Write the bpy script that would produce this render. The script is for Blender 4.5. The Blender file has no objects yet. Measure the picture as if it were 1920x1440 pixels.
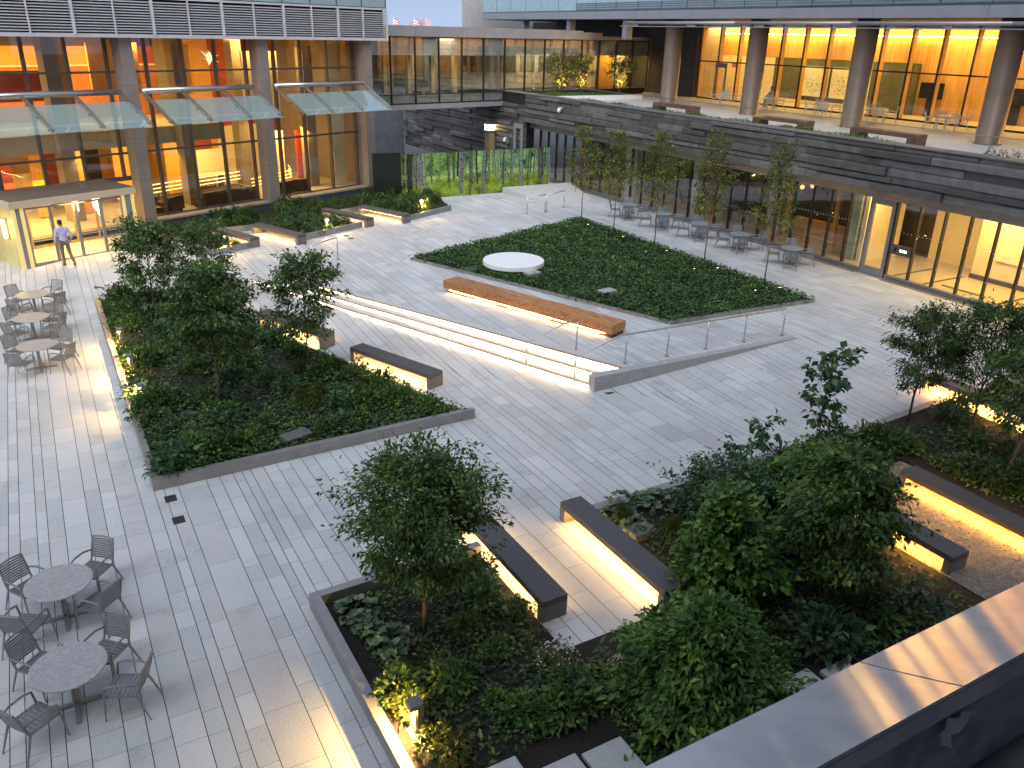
import bpy, math, random
import numpy as np
from mathutils import Vector
from mathutils.geometry import tessellate_polygon

sc = bpy.context.scene
col = sc.collection
R = math.radians
rnd = random.Random(11)

# ------------------------------------------------------------------ camera
FPX = 1540.0
PITCH, ROLL, YAW, CAM_H = R(23.1), R(-1.388), R(30.0), 9.5


def cam_basis():
    cp, sp, c, s = math.cos(PITCH), math.sin(PITCH), math.cos(YAW), math.sin(YAW)
    w = lambda x, y, z: Vector((x * c + y * s, -x * s + y * c, z))
    r, f, d = w(1, 0, 0), w(0, cp, -sp), w(0, -sp, -cp)
    cr, sr = math.cos(ROLL), math.sin(ROLL)
    return r * cr + d * sr, d * cr - r * sr, f


RV, DV, FV = cam_basis()
cam = bpy.data.cameras.new('camera')
cam.sensor_width = 36
cam.lens = 36 * FPX / 1920
cam.clip_start, cam.clip_end = 0.1, 6000
camo = bpy.data.objects.new('camera', cam)
col.objects.link(camo)
from mathutils import Matrix
m3 = Matrix((RV, -DV, -FV)).transposed()
camo.matrix_world = Matrix.Translation((0, 0, CAM_H)) @ m3.to_4x4()
sc.camera = camo


def G(px, py, z=0.0):
    """survey helper: where the sight line through a point of the photo meets the level z"""
    d = FV + RV * ((px - 960) / FPX) + DV * ((py - 720) / FPX)
    t = (z - CAM_H) / d.z
    return (d.x * t, d.y * t, z)


# ------------------------------------------------------------------ terrain
P1, P2, P3 = (13.0, 17.97), (6.47, 32.2), (20.81, 17.72)
TZ = .45


def slope(x, y):
    ux, uy = P3[0] - P2[0], P3[1] - P2[1]
    L = math.hypot(ux, uy)
    nx, ny = -uy / L, ux / L
    d = (x - P2[0]) * nx + (y - P2[1]) * ny
    d1 = (P1[0] - P2[0]) * nx + (P1[1] - P2[1]) * ny
    return max(0, min(TZ, TZ * (1 - d / d1)))


def side(a, b, x, y):
    return (b[0] - a[0]) * (y - a[1]) - (b[1] - a[1]) * (x - a[0])


TRI = [P2, P1, P3]


def in_tri(x, y):
    return all(side(TRI[i], TRI[(i + 1) % 3], x, y) >= 0 for i in range(3))


def terr(x, y):
    return TZ if in_tri(x, y) else slope(x, y)


def at(px, py, h=0.0):
    z = .2
    for _ in range(30):
        x, y, _z = G(px, py, z + h)
        z = .5 * z + .5 * terr(x, y)
    x, y, _z = G(px, py, z + h)
    return (x, y, z)


# ------------------------------------------------------------------ materials
def new_mat(name):
    m = bpy.data.materials.new(name)
    m.use_nodes = True
    nt = m.node_tree
    nt.nodes.clear()
    out = nt.nodes.new('ShaderNodeOutputMaterial')
    return m, nt, out


def nd(nt, kind, **kw):
    n = nt.nodes.new(kind)
    for k, v in kw.items():
        if isinstance(k, str) and hasattr(n, k):
            setattr(n, k, v)
    return n


def ramp(nt, fac, stops):
    r = nd(nt, 'ShaderNodeValToRGB')
    e = r.color_ramp.elements
    while len(e) < len(stops):
        e.new(0.5)
    for i, (p, c) in enumerate(stops):
        e[i].position = p
        e[i].color = (*c, 1)
    nt.links.new(fac, r.inputs['Fac'])
    return r.outputs['Color']


def mixc(nt, fac, a, b, blend='MIX'):
    m = nd(nt, 'ShaderNodeMix', data_type='RGBA', blend_type=blend)
    for sock, v in ((m.inputs['Factor'], fac), (m.inputs['A'], a), (m.inputs['B'], b)):
        pass
    ins = {'Factor': m.inputs[0], 'A': m.inputs[6], 'B': m.inputs[7]}
    for k, v in (('Factor', fac), ('A', a), ('B', b)):
        if isinstance(v, (int, float)):
            ins[k].default_value = v
        elif isinstance(v, tuple):
            ins[k].default_value = (*v, 1)
        else:
            nt.links.new(v, ins[k])
    return m.outputs[2]


def surf(name, c, rough=.6, metal=0.0, var=.25, scale=3.0, bump=0.0, bscale=None, spec=.5, island=0.0, stretch=None, detail=5, emit=None):
    """plain procedural surface: base colour with noise variation, optional bump"""
    m, nt, out = new_mat(name)
    p = nd(nt, 'ShaderNodeBsdfPrincipled')
    tc = nd(nt, 'ShaderNodeTexCoord')
    vec = tc.outputs['Object']
    if stretch:
        mp = nd(nt, 'ShaderNodeMapping')
        mp.inputs['Scale'].default_value = stretch
        nt.links.new(vec, mp.inputs['Vector'])
        vec = mp.outputs['Vector']
    no = nd(nt, 'ShaderNodeTexNoise')
    no.inputs['Scale'].default_value = scale
    no.inputs['Detail'].default_value = detail
    nt.links.new(vec, no.inputs['Vector'])
    lo = tuple(max(0, x * (1 - var)) for x in c)
    hi = tuple(min(1, x * (1 + var)) for x in c)
    colr = ramp(nt, no.outputs['Fac'], [(.3, lo), (.7, hi)])
    if island:
        g = nd(nt, 'ShaderNodeNewGeometry')
        v = ramp(nt, g.outputs['Random Per Island'], [(0, (1 - island,) * 3), (1, (1 + island * .6,) * 3)])
        colr = mixc(nt, 1.0, colr, v, 'MULTIPLY')
    nt.links.new(colr, p.inputs['Base Color'])
    p.inputs['Roughness'].default_value = rough
    p.inputs['Metallic'].default_value = metal
    p.inputs['Specular IOR Level'].default_value = spec
    if bump:
        nb = nd(nt, 'ShaderNodeTexNoise')
        nb.inputs['Scale'].default_value = bscale or scale * 8
        nb.inputs['Detail'].default_value = 4
        nt.links.new(vec, nb.inputs['Vector'])
        b = nd(nt, 'ShaderNodeBump')
        b.inputs['Strength'].default_value = bump
        b.inputs['Distance'].default_value = .02
        nt.links.new(nb.outputs['Fac'], b.inputs['Height'])
        nt.links.new(b.outputs['Normal'], p.inputs['Normal'])
    if emit:
        p.inputs['Emission Color'].default_value = (*emit[0], 1)
        p.inputs['Emission Strength'].default_value = emit[1]
    nt.links.new(p.outputs[0], out.inputs['Surface'])
    return m


def glow(name, c, s):
    m, nt, out = new_mat(name)
    e = nd(nt, 'ShaderNodeEmission')
    e.inputs['Color'].default_value = (*c, 1)
    e.inputs['Strength'].default_value = s
    nt.links.new(e.outputs[0], out.inputs['Surface'])
    return m


def glass(name, tint=(.9, .93, .92), base=.06, edge=.5, frost=0.0, rough=.02):
    m, nt, out = new_mat(name)
    t = nd(nt, 'ShaderNodeBsdfTransparent')
    t.inputs['Color'].default_value = (*tint, 1)
    g = nd(nt, 'ShaderNodeBsdfGlossy')
    g.inputs['Roughness'].default_value = rough
    g.inputs['Color'].default_value = (.9, .95, 1, 1)
    lw = nd(nt, 'ShaderNodeLayerWeight')
    lw.inputs['Blend'].default_value = .25
    mr = nd(nt, 'ShaderNodeMapRange')
    mr.inputs['To Min'].default_value = base
    mr.inputs['To Max'].default_value = edge
    nt.links.new(lw.outputs['Facing'], mr.inputs['Value'])
    mx = nd(nt, 'ShaderNodeMixShader')
    nt.links.new(mr.outputs[0], mx.inputs[0])
    src = t
    if frost:
        d = nd(nt, 'ShaderNodeBsdfDiffuse')
        d.inputs['Color'].default_value = (*[x * .75 for x in tint], 1)
        mf = nd(nt, 'ShaderNodeMixShader')
        mf.inputs[0].default_value = frost
        nt.links.new(t.outputs[0], mf.inputs[1])
        nt.links.new(d.outputs[0], mf.inputs[2])
        src = mf
    nt.links.new(src.outputs[0], mx.inputs[1])
    nt.links.new(g.outputs[0], mx.inputs[2])
    nt.links.new(mx.outputs[0], out.inputs['Surface'])
    return m


def leafmat(name, dark, light, transl=.25, rough=.5):
    m, nt, out = new_mat(name)
    g = nd(nt, 'ShaderNodeNewGeometry')
    mid = tuple((a + b) / 2 for a, b in zip(dark, light))
    c = ramp(nt, g.outputs['Random Per Island'], [(0, dark), (.5, mid), (.88, light), (1, (light[0] * 1.9, light[1] * 1.45, light[2] * 1.2))])
    tc = nd(nt, 'ShaderNodeTexCoord')
    no = nd(nt, 'ShaderNodeTexNoise')
    no.inputs['Scale'].default_value = 2.2
    nt.links.new(tc.outputs['Object'], no.inputs['Vector'])
    v = ramp(nt, no.outputs['Fac'], [(.33, (.5, .58, .6)), (.67, (1.4, 1.28, 1.0))])
    c = mixc(nt, 1.0, c, v, 'MULTIPLY')
    p = nd(nt, 'ShaderNodeBsdfPrincipled')
    p.inputs['Roughness'].default_value = rough
    p.inputs['Specular IOR Level'].default_value = .35
    nt.links.new(c, p.inputs['Base Color'])
    t = nd(nt, 'ShaderNodeBsdfTranslucent')
    nt.links.new(c, t.inputs['Color'])
    mx = nd(nt, 'ShaderNodeMixShader')
    mx.inputs[0].default_value = transl
    nt.links.new(p.outputs[0], mx.inputs[1])
    nt.links.new(t.outputs[0], mx.inputs[2])
    nt.links.new(mx.outputs[0], out.inputs['Surface'])
    return m


def paver_mat():
    m, nt, out = new_mat('pale_granite_pavers')
    p = nd(nt, 'ShaderNodeBsdfPrincipled')
    g = nd(nt, 'ShaderNodeNewGeometry')
    tc = nd(nt, 'ShaderNodeTexCoord')
    rp = g.outputs['Random Per Island']
    base = ramp(nt, rp, [(0, (.495, .495, .49)), (.28, (.54, .545, .545)), (.55, (.58, .59, .59)), (.78, (.50, .535, .54)), (1, (.465, .475, .475))])
    n1 = nd(nt, 'ShaderNodeTexNoise')
    n1.inputs['Scale'].default_value = 42
    n1.inputs['Detail'].default_value = 3
    n1.inputs['Roughness'].default_value = .8
    nt.links.new(tc.outputs['Object'], n1.inputs['Vector'])
    sp = ramp(nt, n1.outputs['Fac'], [(.36, (.74, .72, .71)), (.5, (1, 1, 1)), (.66, (1.14, 1.13, 1.12))])
    # only some stones are speckled
    sel = nd(nt, 'ShaderNodeMath', operation='FRACT')
    mu = nd(nt, 'ShaderNodeMath', operation='MULTIPLY')
    mu.inputs[1].default_value = 17.31
    nt.links.new(rp, mu.inputs[0])
    nt.links.new(mu.outputs[0], sel.inputs[0])
    f = ramp(nt, sel.outputs[0], [(.25, (.15, .15, .15)), (.35, (1, 1, 1))])
    spk = mixc(nt, f, (1, 1, 1), sp)
    c = mixc(nt, 1.0, base, spk, 'MULTIPLY')
    n2 = nd(nt, 'ShaderNodeTexNoise')
    n2.inputs['Scale'].default_value = .35
    n2.inputs['Detail'].default_value = 6
    nt.links.new(tc.outputs['Object'], n2.inputs['Vector'])
    big = ramp(nt, n2.outputs['Fac'], [(.28, (.84, .845, .85)), (.5, (1, 1, 1)), (.72, (1.07, 1.06, 1.05))])
    c = mixc(nt, 1.0, c, big, 'MULTIPLY')
    n3 = nd(nt, 'ShaderNodeTexNoise')
    n3.inputs['Scale'].default_value = 1.3
    n3.inputs['Detail'].default_value = 9
    n3.inputs['Roughness'].default_value = .68
    nt.links.new(tc.outputs['Object'], n3.inputs['Vector'])
    stn = ramp(nt, n3.outputs['Fac'], [(.30, (.80, .79, .77)), (.42, (.97, .97, .965)), (.55, (1, 1, 1))])
    c = mixc(nt, 1.0, c, stn, 'MULTIPLY')
    nt.links.new(c, p.inputs['Base Color'])
    p.inputs['Roughness'].default_value = .70
    p.inputs['Specular IOR Level'].default_value = .3
    b = nd(nt, 'ShaderNodeBump')
    b.inputs['Strength'].default_value = .25
    b.inputs['Distance'].default_value = .01
    nt.links.new(n1.outputs['Fac'], b.inputs['Height'])
    nt.links.new(b.outputs['Normal'], p.inputs['Normal'])
    nt.links.new(p.outputs[0], out.inputs['Surface'])
    return m


def wood_mat(name, a, b, along='Y', s=1.0, rough=.45):
    m, nt, out = new_mat(name)
    p = nd(nt, 'ShaderNodeBsdfPrincipled')
    tc = nd(nt, 'ShaderNodeTexCoord')
    mp = nd(nt, 'ShaderNodeMapping')
    sc_ = {'X': (.6, 9, 9), 'Y': (9, .6, 9), 'Z': (6, 6, .35)}[along]
    mp.inputs['Scale'].default_value = tuple(x * s for x in sc_)
    nt.links.new(tc.outputs['Object'], mp.inputs['Vector'])
    no = nd(nt, 'ShaderNodeTexNoise')
    no.inputs['Scale'].default_value = 2.2
    no.inputs['Detail'].default_value = 7
    no.inputs['Distortion'].default_value = .6
    nt.links.new(mp.outputs['Vector'], no.inputs['Vector'])
    c = ramp(nt, no.outputs['Fac'], [(.28, a), (.5, tuple((x + y) / 2 for x, y in zip(a, b))), (.72, b)])
    g = nd(nt, 'ShaderNodeNewGeometry')
    v = ramp(nt, g.outputs['Random Per Island'], [(0, (.72, .7, .68)), (1, (1.15, 1.15, 1.15))])
    c = mixc(nt, 1.0, c, v, 'MULTIPLY')
    nt.links.new(c, p.inputs['Base Color'])
    p.inputs['Roughness'].default_value = rough
    nt.links.new(p.outputs[0], out.inputs['Surface'])
    return m


WARM = (1.0, .62, .22)
M = dict(
    paver=paver_mat(),
    joint=surf('dark_joint', (.05, .048, .046), .9, bump=.3),
    step=surf('step_granite', (.52, .51, .5), .6, var=.1, scale=20, bump=.15, bscale=80),
    conc=surf('grey_concrete', (.36, .36, .36), .7, var=.1, scale=6, bump=.15, bscale=60),
    bench=surf('dark_grey_bench_stone', (.085, .08, .08), .55, var=.14, scale=12, bump=.12, bscale=90),
    benchedge=surf('brown_grey_bench_stone', (.17, .155, .145), .55, var=.14, scale=12, bump=.12, bscale=90),
    curb=surf('brushed_metal_kerb', (.32, .31, .30), .42, metal=.55, var=.12, scale=4),
    steel=surf('stainless_steel', (.55, .55, .56), .3, metal=.95, var=.08, scale=6),
    greysteel=surf('grey_painted_steel', (.24, .25, .265), .42, metal=.4, var=.1, scale=8),
    darksteel=surf('dark_bronze_frame', (.035, .03, .028), .45, metal=.4, var=.15),
    mull=surf('grey_bronze_mullion', (.10, .09, .08), .45, metal=.4, var=.12),
    alu=surf('pale_aluminium_panel', (.36, .37, .39), .45, metal=.45, var=.07, scale=1.2),
    louver=surf('aluminium_louvre', (.6, .6, .62), .45, metal=.25, var=.06, scale=2),
    black=surf('black_void', (.008, .008, .01), .8),
    colstone=surf('warm_grey_column_panel', (.27, .235, .215), .5, var=.08, scale=2, metal=.15),
    base=surf('blue_grey_stone_base', (.07, .08, .09), .55, var=.16, scale=7, bump=.1),
    ledge=surf('warm_stone_ledge', (.33, .27, .22), .6, var=.1, scale=5),
    slate=surf('dark_slate_cladding', (.135, .132, .128), .5, var=.25, scale=2.5, bump=.3, bscale=26, island=.5),
    slateblue=surf('blue_grey_slate_panel', (.10, .115, .13), .55, var=.18, scale=2.2, bump=.2, bscale=20),
    soil=surf('dark_bark_mulch', (.018, .014, .011), .95, var=.5, scale=18, bump=1.0, bscale=45),
    white=surf('white_paint', (.80, .80, .80), .5, var=.03),
    whitechair=surf('pale_grey_chair_mesh', (.55, .55, .54), .5, var=.05),
    chair=surf('grey_powder_coated_aluminium', (.22, .225, .235), .42, metal=.35, var=.1, scale=10),
    table=surf('grey_stone_tabletop', (.36, .355, .35), .34, var=.2, scale=22, detail=8),
    paletable=surf('blue_grey_tabletop', (.24, .27, .3), .35, var=.1),
    palechair=surf('blue_grey_chair', (.22, .24, .265), .42, metal=.3, var=.08),
    wood=wood_mat('orange_timber', (.20, .065, .018), (.62, .30, .11), 'Y'),
    woodwall=wood_mat('honey_timber_panelling', (.40, .19, .04), (.68, .40, .11), 'Z', .5),
    brownbench=surf('brown_timber_bench', (.13, .07, .045), .5, var=.2),
    orange=surf('orange_wall_panel', (.62, .30, .055), .5, var=.10, stretch=(4, 4, .3)),
    red=surf('red_wall_panel', (.36, .055, .02), .5, var=.08),
    yellowwall=surf('cream_wall', (.72, .62, .42), .6, var=.04),
    olive=surf('olive_grey_wall', (.085, .09, .05), .6, var=.08),
    umber=surf('umber_shade_and_carpet', (.34, .12, .03), .5, var=.25, stretch=(3, 3, .3)),
    taupe=surf('taupe_pillar', (.24, .20, .155), .55, var=.08),
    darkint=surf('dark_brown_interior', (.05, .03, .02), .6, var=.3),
    intfloor=surf('pale_interior_floor', (.45, .40, .32), .35, var=.08),
    ceil=surf('brown_ceiling', (.16, .10, .055), .6, var=.1),
    sofa=surf('brown_leather', (.075, .03, .018), .45, var=.25),
    brick=surf('buff_brick', (.32, .24, .15), .8, var=.2, scale=9),
    art=surf('cream_art_panel', (.72, .70, .55), .6, var=.04),
    screen=surf('black_screen', (.01, .01, .012), .2),
    membrane=surf('grey_blue_roof_membrane', (.42, .48, .54), .45, var=.55, scale=3.0, bump=.5, bscale=9),
    roofdark=surf('wet_dark_roof', (.13, .14, .15), .5, var=.6, scale=1.6, bump=.3, bscale=12),
    coping=surf('brushed_metal_coping', (.60, .60, .61), .075, metal=.28, var=.09, scale=7, bump=.012, bscale=1.3, stretch=(1, .3, 1)),
    plastic=surf('white_plastic_sheet', (.80, .86, .92), .3, var=.1),
    grate=surf('dark_iron_grate', (.04, .04, .042), .6, metal=.3, var=.2),
    pad=surf('grey_slate_pad', (.11, .115, .115), .7, var=.15, scale=6, bump=.2),
    stone=surf('pale_stepping_stone', (.45, .46, .45), .65, var=.1, scale=15),
    gravel=surf('pea_gravel', (.36, .31, .25), .85, var=.25, scale=5, island=.55),
    gravelbase=surf('gravel_bed', (.22, .19, .15), .95, var=.45, scale=60, bump=1.0, bscale=70),
    skin=surf('skin', (.42, .24, .16), .5, var=.05),
    hair=surf('dark_hair', (.012, .009, .008), .6, var=.3, scale=40),
    shirt=surf('lavender_shirt', (.40, .38, .58), .75, var=.07, scale=14, bump=.2),
    khaki=surf('khaki_trousers', (.16, .11, .065), .8, var=.1, scale=14, bump=.2),
    shoe=surf('brown_leather_shoe', (.10, .045, .02), .4, var=.1),
    bark=surf('brown_bark', (.085, .06, .045), .85, var=.35, scale=14, bump=.5, stretch=(1, 1, .25)),
    barkred=surf('reddish_bark', (.16, .085, .05), .8, var=.3, scale=14, bump=.4, stretch=(1, 1, .25)),
    glass_lobby=glass('lobby_glass', (.93, .90, .84), .05, .45),
    glass_clear=glass('clear_glass', (.95, .95, .93), .05, .4),
    glass_bridge=glass('bridge_glass', (.93, .96, .95), .20, .6),
    glass_store=glass('storefront_glass', (.93, .91, .86), .06, .5),
    glass_canopy=glass('blue_green_canopy_glass', (.72, .88, .87), .10, .5, frost=.30),
    glass_rail=glass('railing_glass', (.97, .985, .98), .015, .2),
    glass_sky=glass('blue_reflective_glass', (.10, .14, .16), .55, .95, frost=.25),
    led=glow('warm_led', (1.0, .55, .17), 52.0),
    ledstep=glow('warm_white_led', (1.0, .68, .35), 80.0),
    ledpale=glow('pale_warm_led', (1.0, .60, .22), 34.0),
    ledorange=glow('amber_led', (1.0, .47, .085), 120.0),
    cove=glow('amber_cove_light', (1.0, .60, .14), 45.0),
    railled=glow('golden_line_light', (1.0, .66, .18), 3.0),
    lamp=glow('warm_lamp', (1.0, .68, .28), 30.0),
    pendant=glow('pendant_glow', (1.0, .80, .42), 5.0),
    exitred=glow('red_sign_glow', (1.0, .12, .12), 1.4),
    dots=surf('white_glass_marker', (.7, .66, .55), .6),
    # leaves
    leaf_dark=leafmat('dark_shrub_leaf', (.026, .068, .021), (.10, .185, .052)),
    leaf_mid=leafmat('mid_green_leaf', (.035, .09, .024), (.135, .23, .058)),
    leaf_bright=leafmat('bright_green_leaf', (.04, .115, .028), (.14, .27, .058)),
    leaf_yel=leafmat('yellow_green_leaf', (.045, .07, .012), (.13, .15, .032)),
    leaf_blue=leafmat('blue_green_leaf', (.03, .082, .042), (.10, .195, .095)),
    leaf_silver=leafmat('silver_green_leaf', (.07, .13, .08), (.20, .28, .19)),
    leaf_lawn=leafmat('ground_cover_leaf', (.014, .048, .014), (.10, .20, .065)),
    leaf_olive=leafmat('olive_leaf', (.055, .095, .022), (.18, .225, .06)),
    grassblade=leafmat('grass_blade', (.03, .06, .01), (.11, .15, .03)),
    fern=leafmat('fern_frond', (.03, .05, .012), (.09, .12, .03)),
    petal=surf('pale_petal', (.62, .55, .55), .7, var=.1),
)


# ------------------------------------------------------------------ mesh building
class MB:
    def __init__(s):
        s.v, s.f = [], []

    def poly(s, pts):
        n = len(s.v)
        s.v += [tuple(p) for p in pts]
        s.f.append(tuple(range(n, n + len(pts))))
        return s

    def obox(s, o, a, b, c):
        o, a, b, c = Vector(o), Vector(a), Vector(b), Vector(c)
        if a.cross(b).dot(c) < 0:
            a, b = b, a
        n = len(s.v)
        s.v += [tuple(q) for q in (o, o + a, o + a + b, o + b, o + c, o + a + c, o + a + b + c, o + b + c)]
        s.f += [tuple(n + i for i in q) for q in ((0, 3, 2, 1), (4, 5, 6, 7), (0, 1, 5, 4), (1, 2, 6, 5), (2, 3, 7, 6), (3, 0, 4, 7))]
        return s

    def box(s, x0, x1, y0, y1, z0, z1):
        return s.obox((x0, y0, z0), (x1 - x0, 0, 0), (0, y1 - y0, 0), (0, 0, z1 - z0))

    def prism(s, poly, z0, z1):
        n, k = len(s.v), len(poly)
        f0 = z0 if callable(z0) else (lambda x, y: z0)
        f1 = z1 if callable(z1) else (lambda x, y: z1)
        s.v += [(x, y, f0(x, y)) for x, y in poly] + [(x, y, f1(x, y)) for x, y in poly]
        area = sum(poly[i][0] * poly[(i + 1) % k][1] - poly[(i + 1) % k][0] * poly[i][1] for i in range(k))
        for t in tessellate_polygon([[Vector((x, y, 0)) for x, y in poly]]):
            a, b, c = t
            ar = (poly[b][0] - poly[a][0]) * (poly[c][1] - poly[a][1]) - (poly[b][1] - poly[a][1]) * (poly[c][0] - poly[a][0])
            if ar < 0:
                a, b, c = a, c, b
            s.f.append((n + k + a, n + k + b, n + k + c))
            s.f.append((n + a, n + c, n + b))
        for i in range(k):
            j = (i + 1) % k
            q = (n + i, n + j, n + k + j, n + k + i)
            s.f.append(q if area > 0 else q[::-1])
        return s

    def tube(s, pts, r, n=6, r1=None, cap=True):
        pts = [Vector(p) for p in pts]
        k = len(pts)
        rs = r if isinstance(r, (list, tuple)) else [r + ((r1 if r1 is not None else r) - r) * i / max(1, k - 1) for i in range(k)]
        base = len(s.v)
        ref = None
        for i, p in enumerate(pts):
            d = (pts[min(i + 1, k - 1)] - pts[max(i - 1, 0)]).normalized()
            if ref is None:
                ref = Vector((1, 0, 0)) if abs(d.x) < .8 else Vector((0, 1, 0))
            a = d.cross(ref).normalized()
            b = d.cross(a).normalized()
            ref = b.cross(d).normalized() * 1.0 if False else ref
            for j in range(n):
                t = 2 * math.pi * (j + .5) / n
                s.v.append(tuple(p + a * (math.cos(t) * rs[i]) + b * (math.sin(t) * rs[i])))
        for i in range(k - 1):
            for j in range(n):
                j2 = (j + 1) % n
                s.f.append((base + i * n + j, base + i * n + j2, base + (i + 1) * n + j2, base + (i + 1) * n + j))
        if cap:
            s.f.append(tuple(base + j for j in range(n))[::-1])
            s.f.append(tuple(base + (k - 1) * n + j for j in range(n)))
        return s

    def lathe(s, prof, cx=0, cy=0, n=24):
        base, k = len(s.v), len(prof)
        for r, z in prof:
            for j in range(n):
                t = 2 * math.pi * j / n
                s.v.append((cx + r * math.cos(t), cy + r * math.sin(t), z))
        for i in range(k - 1):
            for j in range(n):
                j2 = (j + 1) % n
                s.f.append((base + i * n + j, base + i * n + j2, base + (i + 1) * n + j2, base + (i + 1) * n + j))
        s.f.append(tuple(base + j for j in range(n))[::-1])
        s.f.append(tuple(base + (k - 1) * n + j for j in range(n)))
        return s

    def ball(s, c, r, n=8, m=6):
        prof = []
        base = len(s.v)
        rx, ry, rz = r if isinstance(r, tuple) else (r, r, r)
        for i in range(m + 1):
            a = -math.pi / 2 + math.pi * i / m
            for j in range(n):
                t = 2 * math.pi * j / n
                s.v.append((c[0] + rx * math.cos(a) * math.cos(t), c[1] + ry * math.cos(a) * math.sin(t), c[2] + rz * math.sin(a)))
        for i in range(m):
            for j in range(n):
                j2 = (j + 1) % n
                s.f.append((base + i * n + j, base + i * n + j2, base + (i + 1) * n + j2, base + (i + 1) * n + j))
        return s

    def build(s, name, mat, parent=None, smooth=False, world=True, bevel=0):
        off = (0, 0, 0)
        if parent is not None and world:
            p = parent
            while p.parent is not None:
                p = p.parent
            off = tuple(p.location)
        return mesh_obj(name, np.array(s.v, dtype=np.float64).reshape(-1, 3) - np.array(off), s.f, mat, parent, smooth, bevel)


def mesh_obj(name, verts, faces, mat, parent=None, smooth=False, bevel=0):
    me = bpy.data.meshes.new(name)
    o = bpy.data.objects.new(name, me)
    if parent is None and len(verts):
        v = np.asarray(verts)
        c = np.array([(v[:, 0].min() + v[:, 0].max()) / 2, (v[:, 1].min() + v[:, 1].max()) / 2, v[:, 2].min()])
        verts = v - c
        o.location = tuple(c)
    me.from_pydata([tuple(x) for x in verts], [], faces)
    me.materials.append(mat if not isinstance(mat, str) else M[mat])
    if smooth:
        me.polygons.foreach_set('use_smooth', [True] * len(me.polygons))
    me.update()
    col.objects.link(o)
    if parent is not None:
        o.parent = parent
    if bevel:
        b = o.modifiers.new('bevel', 'BEVEL')
        b.width = bevel
        b.segments = 2
        b.limit_method = 'ANGLE'
    return o


def tag(o, label=None, cat=None, group=None, kind=None):
    if label:
        o['label'] = label
    if cat:
        o['category'] = cat
    if group:
        o['group'] = group
    if kind:
        o['kind'] = kind
    return o


def thing(name, label, cat, loc=(0, 0, 0), group=None, rz=0.0):
    o = bpy.data.objects.new(name, None)
    col.objects.link(o)
    o.location = loc
    o.rotation_euler = (0, 0, rz)
    o.empty_display_size = .1
    return tag(o, label, cat, group)


def dup(src, loc, rz=None, label=None, group=None, scale=None):
    r = src.copy()
    col.objects.link(r)
    r.location = loc
    if rz is not None:
        r.rotation_euler = (0, 0, rz)
    if scale:
        r.scale = (scale,) * 3 if not isinstance(scale, tuple) else scale
    if label:
        r['label'] = label
    if group:
        r['group'] = group
    for ch in list(src.children):
        c = ch.copy()
        col.objects.link(c)
        c.parent = r
        for g in list(ch.children):
            d = g.copy()
            col.objects.link(d)
            d.parent = c
    return r


def lampobj(kind, name, loc, energy, color, parent=None, size=None, target=None, spot=None, size_y=None):
    d = bpy.data.lights.new(name, kind)
    d.energy = energy
    d.color = color
    if kind == 'AREA':
        d.shape = 'RECTANGLE'
        d.size, d.size_y = size, size_y or size
    elif kind in ('SPOT', 'POINT'):
        d.shadow_soft_size = size or .05
    if kind == 'SPOT':
        d.spot_size = spot or R(80)
        d.spot_blend = .8
    o = bpy.data.objects.new(name, d)
    col.objects.link(o)
    o.location = loc
    if target is not None:
        o.rotation_euler = (Vector(target) - Vector(loc)).to_track_quat('-Z', 'Y').to_euler()
    return o


# ------------------------------------------------------------------ foliage
def leaves_mesh(name, pos, dirs, sizes, mat, parent=None, wid=.5, fold=.25, world=True, curl=.15, seed=0):
    """one mesh of many small folded leaves; every leaf is its own island"""
    pos, dirs, sizes = np.asarray(pos, float), np.asarray(dirs, float), np.asarray(sizes, float)
    N = len(pos)
    g = np.random.default_rng(seed)
    dirs /= np.linalg.norm(dirs, axis=1, keepdims=True) + 1e-9
    up = np.tile(np.array([0, 0, 1.0]), (N, 1)) + g.normal(0, .45, (N, 3))
    sidev = np.cross(dirs, up)
    sidev /= np.linalg.norm(sidev, axis=1, keepdims=True) + 1e-9
    nrm = np.cross(sidev, dirs)
    L = sizes[:, None]
    w = (wid * sizes * g.uniform(.8, 1.2, N))[:, None] * .5
    v = np.empty((N, 4, 3))
    v[:, 0] = pos
    v[:, 1] = pos + dirs * L * .48 + sidev * w + nrm * w * fold
    v[:, 2] = pos + dirs * L - nrm * L * curl
    v[:, 3] = pos + dirs * L * .48 - sidev * w + nrm * w * fold
    off = np.zeros(3)
    o = None
    me = bpy.data.meshes.new(name)
    o = bpy.data.objects.new(name, me)
    if parent is not None and world:
        p = parent
        while p.parent is not None:
            p = p.parent
        off = np.array(tuple(p.location))
    elif parent is None:
        off = np.array([v[:, :, 0].mean(), v[:, :, 1].mean(), v[:, :, 2].min()])
        o.location = tuple(off)
    v = (v - off).reshape(-1, 3)
    idx = np.arange(N)[:, None] * 4
    tri = np.concatenate([idx + np.array([[0, 1, 2]]), idx + np.array([[0, 2, 3]])], 1).reshape(-1)
    me.vertices.add(len(v))
    me.vertices.foreach_set('co', v.astype(np.float32).ravel())
    me.loops.add(len(tri))
    me.loops.foreach_set('vertex_index', tri.astype(np.int32))
    me.polygons.add(len(tri) // 3)
    me.polygons.foreach_set('loop_start', np.arange(0, len(tri), 3, dtype=np.int32))
    me.polygons.foreach_set('loop_total', np.full(len(tri) // 3, 3, dtype=np.int32))
    me.update(calc_edges=True)
    me.materials.append(M[mat])
    col.objects.link(o)
    if parent is not None:
        o.parent = parent
    return o


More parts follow.
